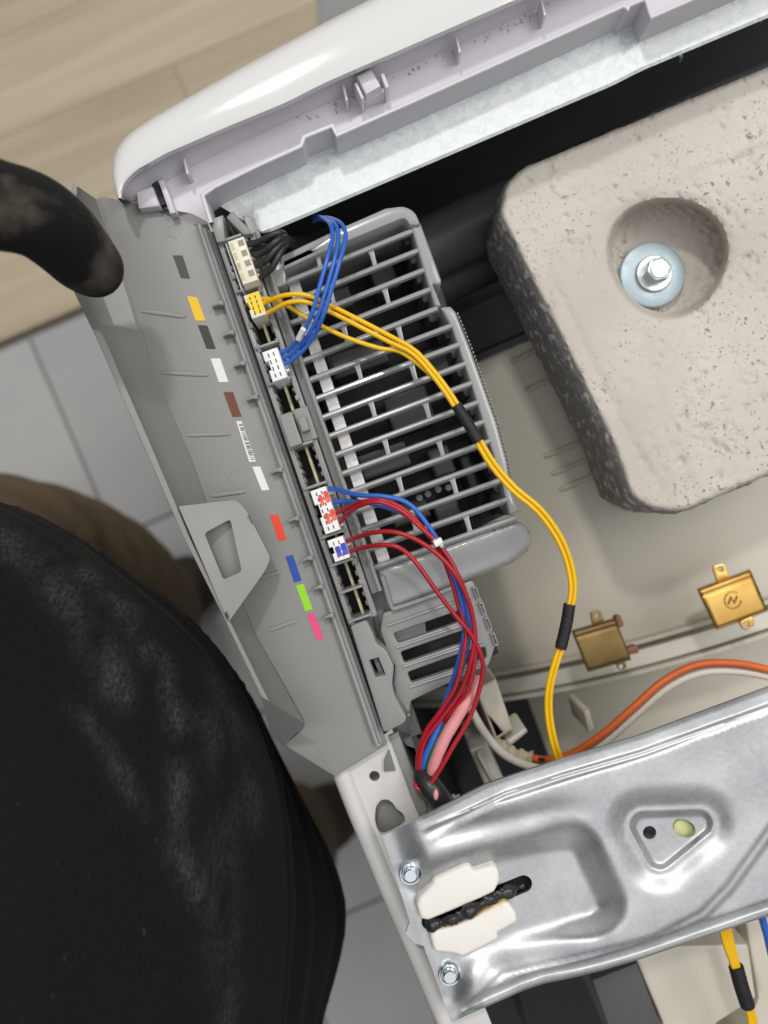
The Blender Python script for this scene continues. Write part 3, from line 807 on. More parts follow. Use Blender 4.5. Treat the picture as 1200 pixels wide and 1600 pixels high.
# =================================================================== brass clips on the tub joint
def brass_clip(body, tabs, z, mk, label, emblem=None, dark=()):
    cx = sum(p[0] for p in body) / len(body); cy = sum(p[1] for p in body) / len(body)
    t = thing('brass_clip', label, 'clip', P(cx, cy, z - 0.008), 'brass clips on the tub joint')
    n = 44
    a, b_, c, d = [np.array(p, float) for p in body]          # upper left, upper right, lower right, lower left
    rows = []
    for i in range(n + 1):
        k = i / n; l = a + (d - a) * k; r = b_ + (c - b_) * k
        h = z + 0.00025 * math.sin(math.pi * k) - 0.0012 * math.exp(-((k - .17) / .035) ** 2) * .35 - 0.007 * (max(0, 1 - k / 0.07) ** 2 + max(0, (k - 0.93) / 0.07) ** 2)
        rows.append([P(*(l + (r - l) * j / 12), h) for j in range(13)])
    m = MB(); m.grid(rows); 
    o = m.build('clip_plate', M[mk], t, angle=60)
    sm = o.modifiers.new('thickness', 'SOLIDIFY'); sm.thickness = 0.0007; sm.offset = 0
    for tb, hole in tabs:
        hx = [(hole[0] + 4.2 * math.cos(j * math.pi / 6), hole[1] + 4.2 * math.sin(j * math.pi / 6)) for j in range(12)]
        MB().plate(rounded(tb, 6), z - 0.004, z - 0.0051, holes=[hx], b=0.0002).build('tab', M[mk], t)
    for dk in dark:
        MB().plate(rounded(dk, 3), z - 0.003, z - 0.008, b=0.0004).build('end_cap', M['w_brown'], t)
    if emblem:
        u, v = emblem; e = MB()
        e.tube([P(u + 13 * math.cos(j * math.pi / 12), v + 13 * math.sin(j * math.pi / 12), z + .0008) for j in range(21)], 0.00035, 6)
        e.tube([P(u + x, v + y, z + .0011) for x, y in [(-6, 6), (-3, -5), (3, 4), (7, -6)]], 0.00045, 6)
        e.build('embossed_emblem', M[mk], t)
brass_clip([(1089, 921), (1172, 890), (1199, 954), (1119, 984)], [([(1113, 884), (1132, 880), (1142, 905), (1121, 911)], (1126, 890)), ([(1154, 972), (1176, 962), (1180, 978), (1163, 986)], (1167, 976))],
           -0.072, 'brass', 'bright golden brass clip with a round emblem on the tub joint', (1146, 938))
brass_clip([(893, 986), (961, 966), (986, 1030), (918, 1049)], [([(922, 956), (938, 952), (945, 970), (926, 978)], (933, 962)), ([(962, 1034), (976, 1030), (980, 1044), (966, 1048)], (971, 1042))],
           -0.078, 'bronze', 'dull tarnished brown brass clip beside the yellow wires', None,
           dark=([(962, 964), (970, 961), (976, 978), (966, 982)], [(978, 1014), (996, 1008), (999, 1020), (982, 1024)]))

# =================================================================== cross brace
br = thing('cross_brace', 'pressed galvanised steel cross brace with two torx screws and white plastic blocks', 'brace', P(850, 1380, -0.03))
TOPE = [(597, 1306), (640, 1287), (680, 1266), (760, 1225), (880, 1185), (1000, 1149), (1100, 1111), (1200, 1074), (1300, 1037)]
BOTE = [(1300, 1398), (1200, 1431), (1100, 1465), (1000, 1499), (940, 1517), (900, 1527), (850, 1537), (820, 1547), (770, 1569), (705, 1597)]
def cross_brace():
    poly = TOPE + BOTE + [(672, 1505), (662, 1478), (648, 1474), (634, 1458), (640, 1440), (634, 1420), (620, 1375), (609, 1340)]
    pocket = [(600, 1375), (690, 1346), (760, 1314), (860, 1293), (900, 1293), (922, 1308), (943, 1352), (968, 1405), (966, 1432), (940, 1456), (880, 1472), (800, 1494), (740, 1520), (690, 1560), (640, 1440)]
    pocket = rounded(pocket, 20, 4)
    tr_top = [(668, 1307), (730, 1297), (800, 1284), (870, 1268), (925, 1262)]
    tr_bot = [(742, 1540), (770, 1518), (830, 1502), (900, 1490), (950, 1478)]
    crease = [(1310, 1150), (1200, 1300), (1138, 1385), (1097, 1427), (1019, 1468), (890, 1500), (787, 1522), (756, 1552), (730, 1575)]
    cre2 = [(1310, 1150), (1200, 1300), (1138, 1385), (1097, 1427), (1019, 1468), (890, 1500), (787, 1522), (740, 1560), (700, 1620), (1400, 1620), (1400, 1150)]
    tri = [(1006, 1290), (1092, 1287), (1031, 1337)]
    fold = [(660, 1296), (720, 1272), (790, 1240), (880, 1211), (1000, 1176), (1100, 1140), (1200, 1104), (1310, 1064)]
    def zf(u, v):
        de = dist_poly(u, v, TOPE, False); db = dist_poly(u, v, BOTE[::-1], False)
        far = sstep(640, 720, u)
        z = np.zeros(np.shape(u))
        # folded upper edge
        df = dist_poly(u, v, fold, False)
        z -= far * 0.0022 * sstep(38, 24, de) * sstep(-2, 4, de)
        z += far * 0.0011 * np.exp(-(df / 3.2) ** 2)
        z += far * 0.0016 * np.exp(-(de / 3.0) ** 2)
        # lower edge: step, gutter and rolled rim
        z -= 0.0016 * sstep(0, -14, sdf(u, v, cre2))
        z -= 0.0008 * np.exp(-(dist_poly(u, v, crease, False) / 5) ** 2)
        z -= sstep(700, 800, u) * 0.0022 * sstep(26, 12, db)
        z += sstep(700, 760, u) * 0.0022 * np.exp(-((db - 3) / 4.0) ** 2)
        # pocket
        sp = sdf(u, v, pocket)
        z -= 0.0058 * sstep(20, -40, sp) * (1 + 0.45 * sstep(760, 930, u))
        z -= 0.0027 * np.exp(-(dist_poly(u, v, tr_top, False) / 20) ** 2) * sstep(950, 830, u) * sstep(655, 720, u)
        z -= 0.0030 * np.exp(-(dist_poly(u, v, tr_bot, False) / 21) ** 2) * sstep(980, 850, u) * sstep(715, 790, u)
        # flat end with the screws lies lower
        z -= 0.0040 * sstep(700, 645, u + (1400 - v) * 0.36) * (1 - sstep(14, -26, sp))
        # triangular dish
        st = dist_poly(u, v, tri) * np.where(in_poly(u, v, tri), 0, 1)
        z -= 0.0034 * sstep(66, 14, st)
        z += 0.0007 * np.exp(-((st - 22) / 5) ** 2)
        z -= 0.0014 * sstep(23, 11, st)
        z += 0.00012 * np.sin(u * .03 + v * .05) + 0.00012 * np.sin(u * .07 - v * .033)
        return z
    h1 = [(1015 + 10.5 * math.cos(k * math.pi / 10), 1301 + 10.5 * math.sin(k * math.pi / 10)) for k in range(20)]
    h2 = [(1069 + 18 * math.cos(k * math.pi / 12) * 1, 1294 + 14.5 * math.sin(k * math.pi / 12) + 4 * math.cos(k * math.pi / 12)) for k in range(24)]
    ax, ay = 672, 1440; bx, by = 818, 1381
    dx, dy = bx - ax, by - ay; L = math.hypot(dx, dy); ex, ey = dx / L, dy / L; wx, wy = -ey, ex; rw = 13.5
    slot = [(ax + wx * rw, ay + wy * rw)] + [(bx + rw * (ex * math.cos(t) + wx * math.sin(t)), by + rw * (ey * math.cos(t) + wy * math.sin(t))) for t in [R(90 - 15 * i) for i in range(13)]] + \
           [(ax - wx * rw, ay - wy * rw)] + [(ax + rw * (-ex * math.cos(t) + wx * math.sin(t)), ay + rw * (-ey * math.cos(t) + wy * math.sin(t))) for t in [R(-75 + 15 * i) for i in range(11)]]
    b = MB()
    b.field(poly, zf, 4.0, holes=[h1, h2, slot], bstep=5, guides=[(TOPE, [2, 4, 6, 9, 13, 17, 20, 22, 24, 26, 28, 30, 33, 37]), (BOTE, [1.5, 3, 4.5, 6, 8, 11, 14, 17, 20, 23, 26])], skirt=lambda p: p - Vector((0, 0, .0012)))
    o = b.build('brace_sheet', M['brace'], br, angle=75)
    # side walls of the folded profile
    w = MB()
    for L_ in (BOTE,):
        q = resample(L_, 60); zz = zf(q[:, 0], q[:, 1])
        tp = [P(a[0], a[1], z - 0.0013) for a, z in zip(q, zz)]
        w.grid([tp, [Vector((p.x, p.y, -0.03)) for p in tp]])
    w.build('folded_side', M['brace'], br)
    # screws
    for (u, v) in [(641, 1363), (702, 1520)]:
        z = float(zf(np.array([u]), np.array([v]))[0]) + 0.0002
        c = P(u, v, z); k = 0.001
        m = MB()
        m.lathe(c, [(3.6 * k, z - .001), (3.6 * k, z + .0009), (3.35 * k, z + .0013), (3.0 * k, z + .0012), (2.4 * k, z + .0004), (2.2 * k, z + .0006), (2.05 * k, z + .0024), (1.8 * k, z + .0028), (1.35 * k, z + .0028)], 40)
        sc = m.build('torx_screw', M['steel'], br)
        st = []
        for i in range(24):
            r = 1.3 * k * (1 - 0.16 * (1 - math.cos(i / 24 * 2 * math.pi * 6)) / 2)
            st.append((c.x + r * math.cos(i * math.pi / 12), c.y + r * math.sin(i * math.pi / 12)))
        rec = MB(); rec.grid([[(x, y, z + .0028) for x, y in st], [(x, y, z + .0004) for x, y in st]], cu=True, cap1=True)
        rec.build('torx_recess', M['steel'], sc)
    # white plastic blocks either side of the slot
    def q(L_): return [(600 + x / 4.615, 1320 + y / 4.615) for x, y in L_]
    up = q([(232, 440), (250, 385), (340, 295), (362, 250), (590, 145), (625, 152), (645, 192), (790, 148), (830, 190), (836, 270), (798, 345), (705, 390), (540, 462), (320, 552), (262, 540)])
    lo = q([(330, 660), (350, 620), (540, 568), (720, 472), (850, 405), (905, 425), (955, 500), (962, 562), (822, 640), (825, 688), (570, 815), (500, 792), (360, 780), (345, 720)])
    up, lo = rounded(up, 4, 4), rounded(lo, 4, 4); LO = lo
    for pl in (up, lo):
        m = MB()
        m.plate(pl, -0.0018, -0.0062, b=0.0013, seg=3)
        o = m.build('plastic_block', M['block'], br)
        at = o.data.attributes.new('scorch', 'FLOAT', 'POINT')
        c = o.matrix_world; off = wloc(o)
        for i, vv in enumerate(o.data.vertices):
            p = vv.co + off; d = H - p.z
            u, v = 600 + p.x * F / d, 800 - p.y * F / d
            ds = float(dist_poly(np.array([u]), np.array([v]), [(690, 1446), (760, 1412), (830, 1382)], False)[0])
            at.data[i].value = max(0, min(1.2, ((16 if pl is LO else 11) - ds) / 12))
    # burnt strap in the slot
    m = MB()
    path = spline([(665, 1447, -0.004), (690, 1441, -0.0026), (715, 1433, -0.0014), (742, 1418, -0.002), (768, 1403, -0.0035), (795, 1392, -0.006), (815, 1384, -0.009)], 60)
    rr = [0.0016 + 0.0008 * math.sin(i * .13 + 1) * math.sin(i * .41) + random.uniform(-.00015, .00015) for i in range(len(path))]
    rr[0] = 0.0006
    m.tube([P(*p) for p in path], rr, 12)
    for k in range(34):
        i = random.randrange(2, len(path) - 14); c = P(*path[i]) + Vector((random.gauss(0, .0009), random.gauss(0, .0009), 0.0008))
        m.ball(c, random.uniform(.0003, .0010), 7, 5, sx=random.uniform(.6, 2), sy=random.uniform(.6, 1.4), sz=.6)
    m.build('burnt_strap', M['blackp'], br)
    MB().plate([(655, 1470), (670, 1400), (800, 1350), (840, 1370), (835, 1400), (720, 1470)], -0.012, -0.016).build('slot_backing', M['black'], br)
    MB().lathe(P(1069, 1294, -0.008), [(0, -0.0075), (3.4e-3, -0.0075), (4.2e-3, -0.0085), (4.4e-3, -0.02)], 24).build('plastic_peg', M['peg'], br)
    MB().plate([(985, 1270), (1040, 1270), (1040, 1330), (985, 1330)], -0.014, -0.016).build('hole_backing', M['grey_dk'], br)
cross_brace()

# =================================================================== control module
mod = thing('control_module', 'grey plastic control module with slatted cage, connector row and opened cover flap', 'control module', P(560, 700, -0.06))
def cover_flap():
    zp = -0.013
    panel = [(150, 309), (160, 307), (300, 331), (326, 345), (600, 1152), (606, 1163), (523, 1214), (443, 1164), (472, 1140), (476, 1128), (395, 985), (350, 868), (300, 722), (240, 582), (196, 442), (172, 375)]
    b = MB(); b.plate(rounded(panel, [3, 3, 3, 3, 3, 4, 8, 5, 8, 6, 0, 0, 0, 0, 0, 0]), zp, zp - 0.0016, b=0.0005)
    fl = b.build('cover_flap', M['flap'], mod)
    # raised side wall: from the fold up to the outer rim
    fold = [(150, 311), (174, 380), (199, 445), (240, 582), (300, 722), (350, 868), (395, 985), (476, 1130)]
    rim = [(112, 322), (118, 372), (139, 446), (192, 560), (240, 690), (300, 830), (352, 952), (410, 1086)]
    rim = [(114, 286), (96, 400), (115, 455), (156, 540), (218, 682), (285, 835), (345, 955), (408, 1088)]
    b = MB()
    n = 60
    rows = [(fold, zp + 0.0), (mixl(fold, rim, .06, n), zp + 0.0012), (mixl(fold, rim, .5, n), -0.0045), (mixl(fold, rim, 0.8, n), 0.0028), (mixl(fold, rim, 0.82, n), 0.0044), (mixl(fold, rim, 0.99, n), 0.0046), (rim, 0.0040)]
    def zz(zb, dz):
        return lambda u, v: zb - dz * (1 - float(sstep(506, 521, v))) * float(sstep(300, 380, v))
    rows = [(pl, zz(z, 0.006 if 2 <= i <= 4 else 0.0)) for i, (pl, z) in enumerate(rows)]
    b.loft(rows, n * 3)
    top = [P(a[0], a[1], 0.0040) for a in resample(rim, n)]
    b.grid([top, [Vector((p.x, p.y, -0.012)) for p in top]])
    b.build('side_wall', M['flap'], fl, angle=30)
    # pull tab with a window, folded inwards from the rim
    tabp = rounded([(279, 791), (369, 781), (384, 796), (423, 872), (414, 892), (357, 972)], [2, 8, 8, 8, 12, 3])
    hole = rounded([(319, 833), (360, 811), (378, 893), (349, 906)], 6)
    def tz(u, v):
        d = ((u - 279) * 0.914 - (v - 791) * 0.405) / 130        # 0 at the rim, 1 at the free edge
        return 0.0058 - 0.0090 * np.clip(d, 0, 1.2)
    tb = MB(); tb.field(tabp, tz, 7, holes=[hole], bstep=5, skirt=lambda p: p - Vector((0, 0, .0012)))
    tb.build('pull_tab', M['flap'], fl)
    MB().plate(rounded([(300, 822), (366, 800), (392, 900), (350, 925)], 6), -0.0022, -0.003, b=0.0003).build('window_backing', M['flap'], fl)  # plate added close behind the window so it shows less dark
    # foot of the side wall (dark notch)
    b = MB(); b.loft([([(408, 1088), (476, 1131)], 0.0038), ([(424, 1150), (443, 1166)], -0.012)], 12)
    b.build('notch_wall', M['flap'], fl)
    # stiffening ridges on the panel
    for (u0, v0, u1, v1) in [(222, 486, 290, 495), (252, 582, 325, 586), (293, 680, 360, 678), (330, 775, 384, 768), (405, 903, 440, 893), (420, 985, 465, 969)]:
        c0, c1 = P(u0, v0, zp), P(u1, v1, zp)
        MB().tube([c0 + (c1 - c0) * k / 6 + Vector((0, 0, .0001)) for k in range(7)], [0.0005] + [0.00075] * 5 + [.0005], 8, flat=0.7).build('ridge', M['flap'], fl)
    # ejector marks
    for (u, v, r) in [(272, 362, 10), (373, 748, 15)]:
        MB().tube([P(u + r * math.cos(k * math.pi / 12), v + r * math.sin(k * math.pi / 12), zp) for k in range(25)], 0.00009, 5).build('mould_mark', M['flap'], fl)
    # retaining hooks
    for (u, v) in [(340, 473), (357, 519), (374, 567), (394, 620), (432, 734), (459, 810), (480, 872), (496, 917), (513, 962)]:
        hk = MB(); hk.plate([(u - 10, v + 4), (u + 4, v - 4), (u + 9, v - 3), (u + 9, v + 4), (u + 1, v + 3), (u - 9, v + 7)], zp + 0.004, zp - 0.0003, b=0.0004)
        hk.build('retaining_hook', M['flap'], fl)
    # colour code stickers
    stk = [('charcoal', [(270, 399), (285, 399), (297, 435), (282.5, 434)]), ('yellow', [(292, 462.5), (308, 464.5), (321, 501), (305.5, 501)]), ('black', [(309, 507.5), (324, 509), (337, 545), (322.5, 544.5)]),
           ('white', [(329, 560), (344, 560), (357, 597), (342, 597)]), ('brown', [(349, 612.5), (364, 612.5), (377.5, 651), (363, 651)]), ('ivory', [(394, 729), (406.5, 729), (421, 765.5), (409, 766.5)]),
           ('red', [(421.7, 805), (434.7, 804.4), (447.7, 843.4), (435.3, 845.3)]), ('blue', [(446, 869.4), (457.4, 867), (471.4, 907.3), (459.4, 910)]), ('green', [(462.3, 914.8), (474.3, 912.2), (488.6, 952), (477, 955)]),
           ('pink', [(479.5, 959.6), (491.2, 957.7), (506, 997), (494.7, 1001)])]
    for nm, q in stk:
        o = MB().plate(q, zp + 0.0002, zp - 0.0002, b=0).build('sticker', M['stk_' + nm], fl)
        o['label'] = nm + ' colour code sticker on the open cover flap'
    q = [(369, 658), (377.5, 658), (400, 721), (389.5, 722)]
    lab = MB(); lab.plate(q, zp + 0.0002, zp - 0.0002, b=0, mi=0)
    A = [np.array(x, float) for x in q]; t = 0.07; rs = random.Random(7)
    while t < 0.95:
        w = rs.choice([0.012, 0.018, 0.03])
        l0, r0 = A[0] + (A[3] - A[0]) * t, A[1] + (A[2] - A[1]) * t
        l1, r1 = A[0] + (A[3] - A[0]) * (t + w), A[1] + (A[2] - A[1]) * (t + w)
        f0 = lambda l, r, k: l + (r - l) * k
        lab.add([P(*f0(l0, r0, .28), zp + .00024), P(*f0(l0, r0, .95), zp + .00024), P(*f0(l1, r1, .95), zp + .00024), P(*f0(l1, r1, .28), zp + .00024)], [(0, 1, 2, 3)], 1)
        t += w + rs.choice([0.014, 0.02, 0.03])
    o = lab.build('sticker', [M['stk_white'], M['blackp']], fl); o['label'] = 'narrow white barcode sticker on the open cover flap'
cover_flap()

def rod(s0, s1, t, r, z, name, mk, parent, n=30, seg=12, flat=1.0):
    p0, p1 = P(*ST(s0, t), z), P(*ST(s1, t), z)
    return MB().tube([p0 + (p1 - p0) * k / n for k in range(n + 1)], r, seg, flat=flat).build(name, M[mk], parent)

def connector_row():
    # hinge rods
    hg = rod(-4, 855, -34, 0.0011, -0.0115, 'hinge_rod', 'cage', mod)
    rod(4, 852, -29, 0.0010, -0.0110, 'hinge_rod', 'grey', mod)
    rod(12, 850, -24.5, 0.0009, -0.0122, 'hinge_rod', 'grey', mod)
    b = MB(); b.plate(st_rect(-2, 860, -38, 36), -0.020, -0.024); b.build('tray', M['grey_dk'], mod)
    b = MB(); b.plate(st_rect(30, 660, -8, 21), -0.0188, -0.0200, b=0); b.build('pit_floor', M['black'], mod)
    b = MB(); b.plate(st_rect(30, 845, -23, -17.5), -0.0185, -0.0200, b=0); b.build('groove_floor', M['black'], mod)
    z = -0.0055
    ch = MB()
    ch.plate(st_rect(30, 662, -16.5, -9), z, -0.02, b=0.0003)
    ch.plate(st_rect(30, 662, 22.5, 31), z - 0.001, -0.02, b=0.0003)
    ch.build('channel_wall', M['grey'], mod)
    for s in (30, 113, 206, 266.5, 372, 439, 520, 566, 611, 658):
        MB().plate(st_rect(s - 2.3, s + 2.3, -15, 24), z + 0.0012, -0.02, b=0.0004).build('divider', M['grey'], mod)
    # uneven teeth on both channel walls
    rs = random.Random(5)
    s = 36
    while s < 655:
        w = rs.uniform(6, 14)
        if not (312 < s < 374):
            MB().plate(st_rect(s, s + w, -12 + rs.uniform(-2, 1), -6.5), z - rs.uniform(-.0008, .004), -0.02, b=0.0003).build('latch_tooth', M['grey_dk' if rs.random() < .45 else 'grey'], mod)
            MB().plate(st_rect(s, s + w * .8, 19.5, 27 + rs.uniform(-2, 2)), z - rs.uniform(-.0004, .004), -0.02, b=0.0003).build('latch_tooth', M['grey_dk' if rs.random() < .3 else 'grey'], mod)
        s += w + rs.uniform(3, 8)
    # edge of the circuit board
    MB().plate(st_rect(32, 656, 8.2, 12.6), -0.0105, -0.019, b=0.0001).build('board_edge', M['pcb'], mod)
    # closed relay cover between the connectors
    rc = MB(); rc.plate(rounded(st_rect(317, 371, -14, 7), 2), -0.0015, -0.02, b=0.0005)
    rc.plate(rounded(st_rect(316, 370, 9, 33), 2), -0.005, -0.02, b=0.0005)
    o = rc.build('relay_cover', M['grey'], mod)
    MB().plate(rounded(st_rect(330, 354, 12, 25), 2), -0.001, -0.006, b=0.0005).build('cover_latch', M['grey'], o)
    # upper end pieces
    MB().plate([ST(-8, -16), ST(30, -17), ST(32, -4), ST(-8, 6)], -0.003, -0.02, b=0.0004).build('end_block', M['grey'], mod)
    MB().plate(rounded([ST(-3, 9), ST(-10, 22), ST(36, 42), ST(32, 26)], 3), -0.004, -0.02, b=0.0006).build('end_block', M['grey'], mod)
    MB().plate(rounded([ST(2, 34), ST(8, 48), ST(44, 52), ST(52, 34)], 4), -0.006, -0.02, b=0.0006).build('end_block', M['grey'], mod)
    # long rounded beam beside the connectors
    bm = MB()
    prof = [(32.5, -0.02), (32.5, -0.009), (34, -0.0072), (37, -0.0066), (39, -0.0078), (41, -0.0076), (43, -0.0056), (46, -0.0048), (49, -0.0052), (51, -0.0066), (51.5, -0.02)]
    bm.grid([[P(*ST(s, t), zz) for t, zz in prof] for s in np.linspace(34, 628, 40)])
    bm.build('long_beam', M['cage'], mod)
    # lower cover with a latch window
    pl = [(547, 977), (572, 967), (584, 992), (588, 1005), (603, 1015), (616, 1041), (613, 1070), (617, 1087), (636, 1122), (632, 1130), (606, 1143), (599, 1144)]
    hole = [(577, 1032), (591, 1028), (602, 1054), (587, 1058)]
    lc = MB().plate(rounded(pl, 5), -0.0065, -0.02, holes=[hole], b=0.0006).build('lower_cover', M['grey'], mod)
    MB().plate([(583, 1030), (590, 1028), (601, 1054), (594, 1057)], -0.010, -0.014, b=0.0004).build('latch_tongue', M['grey_dk'], lc)
connector_row()

SL = [((430 + 10.5 * i, 448 + 29.2 * i), ((644, 360 + 30.5 * i)[0] + 9.5 * i if i <= 4 else 708 + (i - 5) * 9.6, 361 + 30.3 * i if i <= 4 else 508 + (i - 5) * 30.15)) for i in range(16)]
def slat_y(i, x):
    (a, b_), (c, d) = SL[i] if i >= 0 else ((438, 408), (632, 330))
    return b_ + (d - b_) * (x - a) / (c - a)
def cage():
    z = -0.0075
    for i, (a, c) in enumerate(SL):
        a, c = np.array(a), np.array(c)
        d = (c - a) / np.linalg.norm(c - a); n_ = np.array((-d[1], d[0]))        # n_ points down in the picture
        a = a - d * 2; c = c + d * 2
        prof = [(-4.4, -0.005), (-4.4, -0.0014), (-3.6, -0.0004), (-2.0, 0), (0.6, 0.0001), (2.8, -0.0002), (3.8, -0.0010), (5.2, -0.0016), (6.2, -0.0022), (6.4, -0.005)]
        rows = []
        for k in range(15):
            p = a + (c - a) * k / 14
            dz = -0.0010 * (k / 14) ** 6
            rows.append([P(p[0] + n_[0] * t, p[1] + n_[1] * t, z + h + dz) for t, h in prof])
        m = MB(); m.grid(rows, cap0=True, cap1=True); m.build('slat', M['cage'], mod)
    for k in range(-1, 15):
        if k % 2:
            x = 496 + 10.7 * (k + 1)
        else:
            x = 582 + 10.6 * k
        y0, y1 = slat_y(k, x - 5) + 2, slat_y(k + 1, x + 5) - 1
        m = MB(); m.plate([(x - 10, y0 + 1.5), (x + 2, y0 - 3), (x + 3, y0 + 4), (x + 7, y1 - 6), (x + 13, y1 - 2), (x - 1, y1 + 3), (x, y1 - 5), (x - 5, y0 + 7)], z - 0.0012, z - 0.004, b=0.0004)
        m.build('cross_rib', M['cage'], mod)
    # upper frame bar
    m = MB(); m.plate(rounded([(436, 400), (520, 360), (602, 324), (632, 320), (650, 330), (658, 352), (640, 352), (632, 340), (540, 378), (440, 424)], [5, 0, 0, 10, 10, 6, 3, 8, 0, 5]), z + 0.001, -0.06, b=0.0012)
    m.build('frame_bar', M['cage'], mod)
    m = MB(); m.plate(rounded([(436, 404), (446, 426), (446, 444), (428, 452), (424, 420)], 3), z + 0.0006, -0.03, b=0.0006); m.build('frame_bar', M['cage'], mod)
    # right-hand frame in steps, with its own thickness
    m = MB()
    m.plate(rounded([(639, 342), (648, 334), (658, 350), (668, 378), (680, 410), (690, 438), (688, 446), (676, 443), (690, 478), (680, 480), (660, 416), (648, 374)], 3), z - 0.0006, -0.05, b=0.0008)
    m.plate(rounded([(688, 480), (704, 478), (712, 487), (735, 545), (758, 610), (776, 660), (792, 720), (800, 772), (812, 800), (796, 806), (784, 752), (764, 690), (738, 606), (706, 512)], 3), z - 0.0012, -0.055, b=0.0008)
    m.build('side_frame', M['cage'], mod, angle=50)
    # thin outer skirt of the cage with its perforated edge
    m = MB()
    ed = resample([(714, 488), (737, 545), (760, 610), (778, 660), (794, 720), (802, 765)], 90)
    for j in range(0, 88, 2):
        a0, a1 = ed[j], ed[j + 1]
        m.plate([(a0[0], a0[1]), (a0[0] + 1.6, a0[1] - .5), (a1[0] + 1.6, a1[1] - .5), (a1[0], a1[1])], z - 0.0016, -0.012, b=0.0002)
    o = m.build('skirt_comb', M['cage'], mod); o['kind'] = 'stuff'
    # inner posts that hold the slats, seen through the gaps on the right
    for i in range(0, 15):
        (c, d) = SL[i][1]
        MB().plate([(c - 16, d + 8), (c - 3, d + 3), (c + 4, d + 18), (c - 10, d + 22)], -0.018, -0.04, b=0.0006).build('inner_post', M['comp'], mod)
    # white board edge seen between slats on the left
    p0, p1 = (451, 433), (600, 884)
    wn = (11.5, -4)
    MB().plate([(p0[0] - 4, p0[1] + 2), (p0[0] + 13, p0[1] - 4), (p1[0] + 11, p1[1] - 5), (p1[0] - 7, p1[1] + 2)], -0.0130, -0.020, b=0.0002).build('white_strip', M['wh_strip'], mod)
    # dark floor and components inside the cage
    MB().plate([(430, 420), (640, 330), (690, 450), (800, 800), (600, 890)], -0.045, -0.048).build('board', M['black'], mod)
    rs = random.Random(9)
    for (u, v, w, h, zt) in [(520, 470, 60, 34, -.026), (600, 430, 40, 50, -.03), (560, 560, 90, 40, -.03), (640, 640, 70, 60, -.026), (600, 720, 80, 40, -.03), (690, 720, 34, 46, -.024), (735, 740, 16, 60, -.026), (640, 800, 60, 34, -.028), (700, 800, 40, 40, -.03), (690, 560, 50, 40, -.032)]:
        d = np.array((math.sin(SA), math.cos(SA))); e = np.array((math.cos(SA), -math.sin(SA))); c = np.array((u, v))
        q = [c - e * w / 2 - d * h / 2, c + e * w / 2 - d * h / 2, c + e * w / 2 + d * h / 2, c - e * w / 2 + d * h / 2]
        MB().plate(rounded([tuple(x) for x in q], 4), zt, -0.045, b=0.001).build('component', M['comp'], mod)
    for (u, v) in [(655, 778), (668, 772), (684, 765), (700, 762)]:
        MB().lathe(P(u, v, -.025), [(0, -0.022), (0.0011, -0.022), (0.0013, -0.0235), (0.0013, -.03)], 12).build('component', M['grey_dk'], mod)
    # glossy closed cover below the slats
    m = MB()
    pl = rounded([(588, 890), (700, 852), (806, 813), (822, 822), (832, 838), (830, 856), (800, 880), (735, 905), (608, 954)], [3, 0, 8, 6, 8, 8, 10, 0, 4])
    def zc(u, v):
        # falls away towards the lower right
        t = ((u - 588) * 0.35 + (v - 890) * 0.94)
        s_ = dist_poly(u, v, pl)
        return z - 0.0005 - 0.004 * sstep(0, 60, t) - 0.003 * (1 - np.sqrt(np.clip(1 - (1 - np.clip(s_ / 10, 0, 1)) ** 2, 0, 1))) - 0.004 * sstep(740, 832, u)
    m.field(pl, zc, 5, skirt=-0.055, bstep=5)
    gl = m.build('glossy_cover', M['cage'], mod, angle=60)
    pth = spline([(597, 900, z + .0003), (602, 918, z - .0012), (612, 948, z - .0036), (622, 949, z - .004), (680, 929, z - .004), (716, 914, z - .0046)], 40)
    MB().tube([P(*p) for p in pth], 0.0007, 8).build('cover_edge', M['cage'], gl)
    MB().plate([(566, 870), (600, 880), (660, 940), (668, 1000), (610, 1020), (588, 985)], -0.0185, -0.024, b=0.0004).build('backing_panel', M['grey'], mod)
    # lower body with three long vents
    body = rounded([(598, 958), (612, 953), (716, 915), (738, 906), (757, 945), (776, 1003), (770, 1022), (764, 1040), (740, 1050), (642, 1096), (640, 1122), (620, 1088), (614, 1068), (617, 1041), (604, 1014), (594, 985)], [3, 0, 0, 5, 0, 5, 5, 5, 0, 3, 3, 0, 0, 0, 0, 3])
    vents = [[(615, 990), (721, 953), (734, 951), (737, 966), (720, 971), (622, 1005)], [(626, 1019), (725, 985), (741, 982), (744, 997), (632, 1036)], [(637, 1051), (731, 1017), (758, 1011), (760, 1028), (643, 1067)]]
    lb = MB().plate(body, -0.0135, -0.0165, holes=[rounded(v_, 4) for v_ in vents], b=0.0008).build('lower_body', M['grey'], mod)
    MB().plate([(600, 980), (740, 935), (780, 1020), (640, 1090)], -0.030, -0.033).build('vent_backing', M['black'], lb)
    for (a, c) in [((604, 978), (736, 932)), ((620, 1012), (744, 970)), ((630, 1042), (752, 1002)), ((640, 1074), (756, 1036))]:
        a, c = P(*a, -.0132), P(*c, -.0132)
        MB().tube([a + (c - a) * k / 8 for k in range(9)], 0.00045, 8).build('vent_ridge', M['grey'], lb)
    for k in range(4):
        u, v = 738 + 9.5 * k, 918 + 24 * k
        MB().plate([(u, v), (u + 6, v - 2), (u + 13, v + 18), (u + 7, v + 20)], -0.012, -0.016, holes=[[(u + 2.6, v + 2), (u + 4.8, v + 1.4), (u + 10.2, v + 16), (u + 8, v + 17)]], b=0.0002).build('side_louvre', M['grey'], lb)
cage()

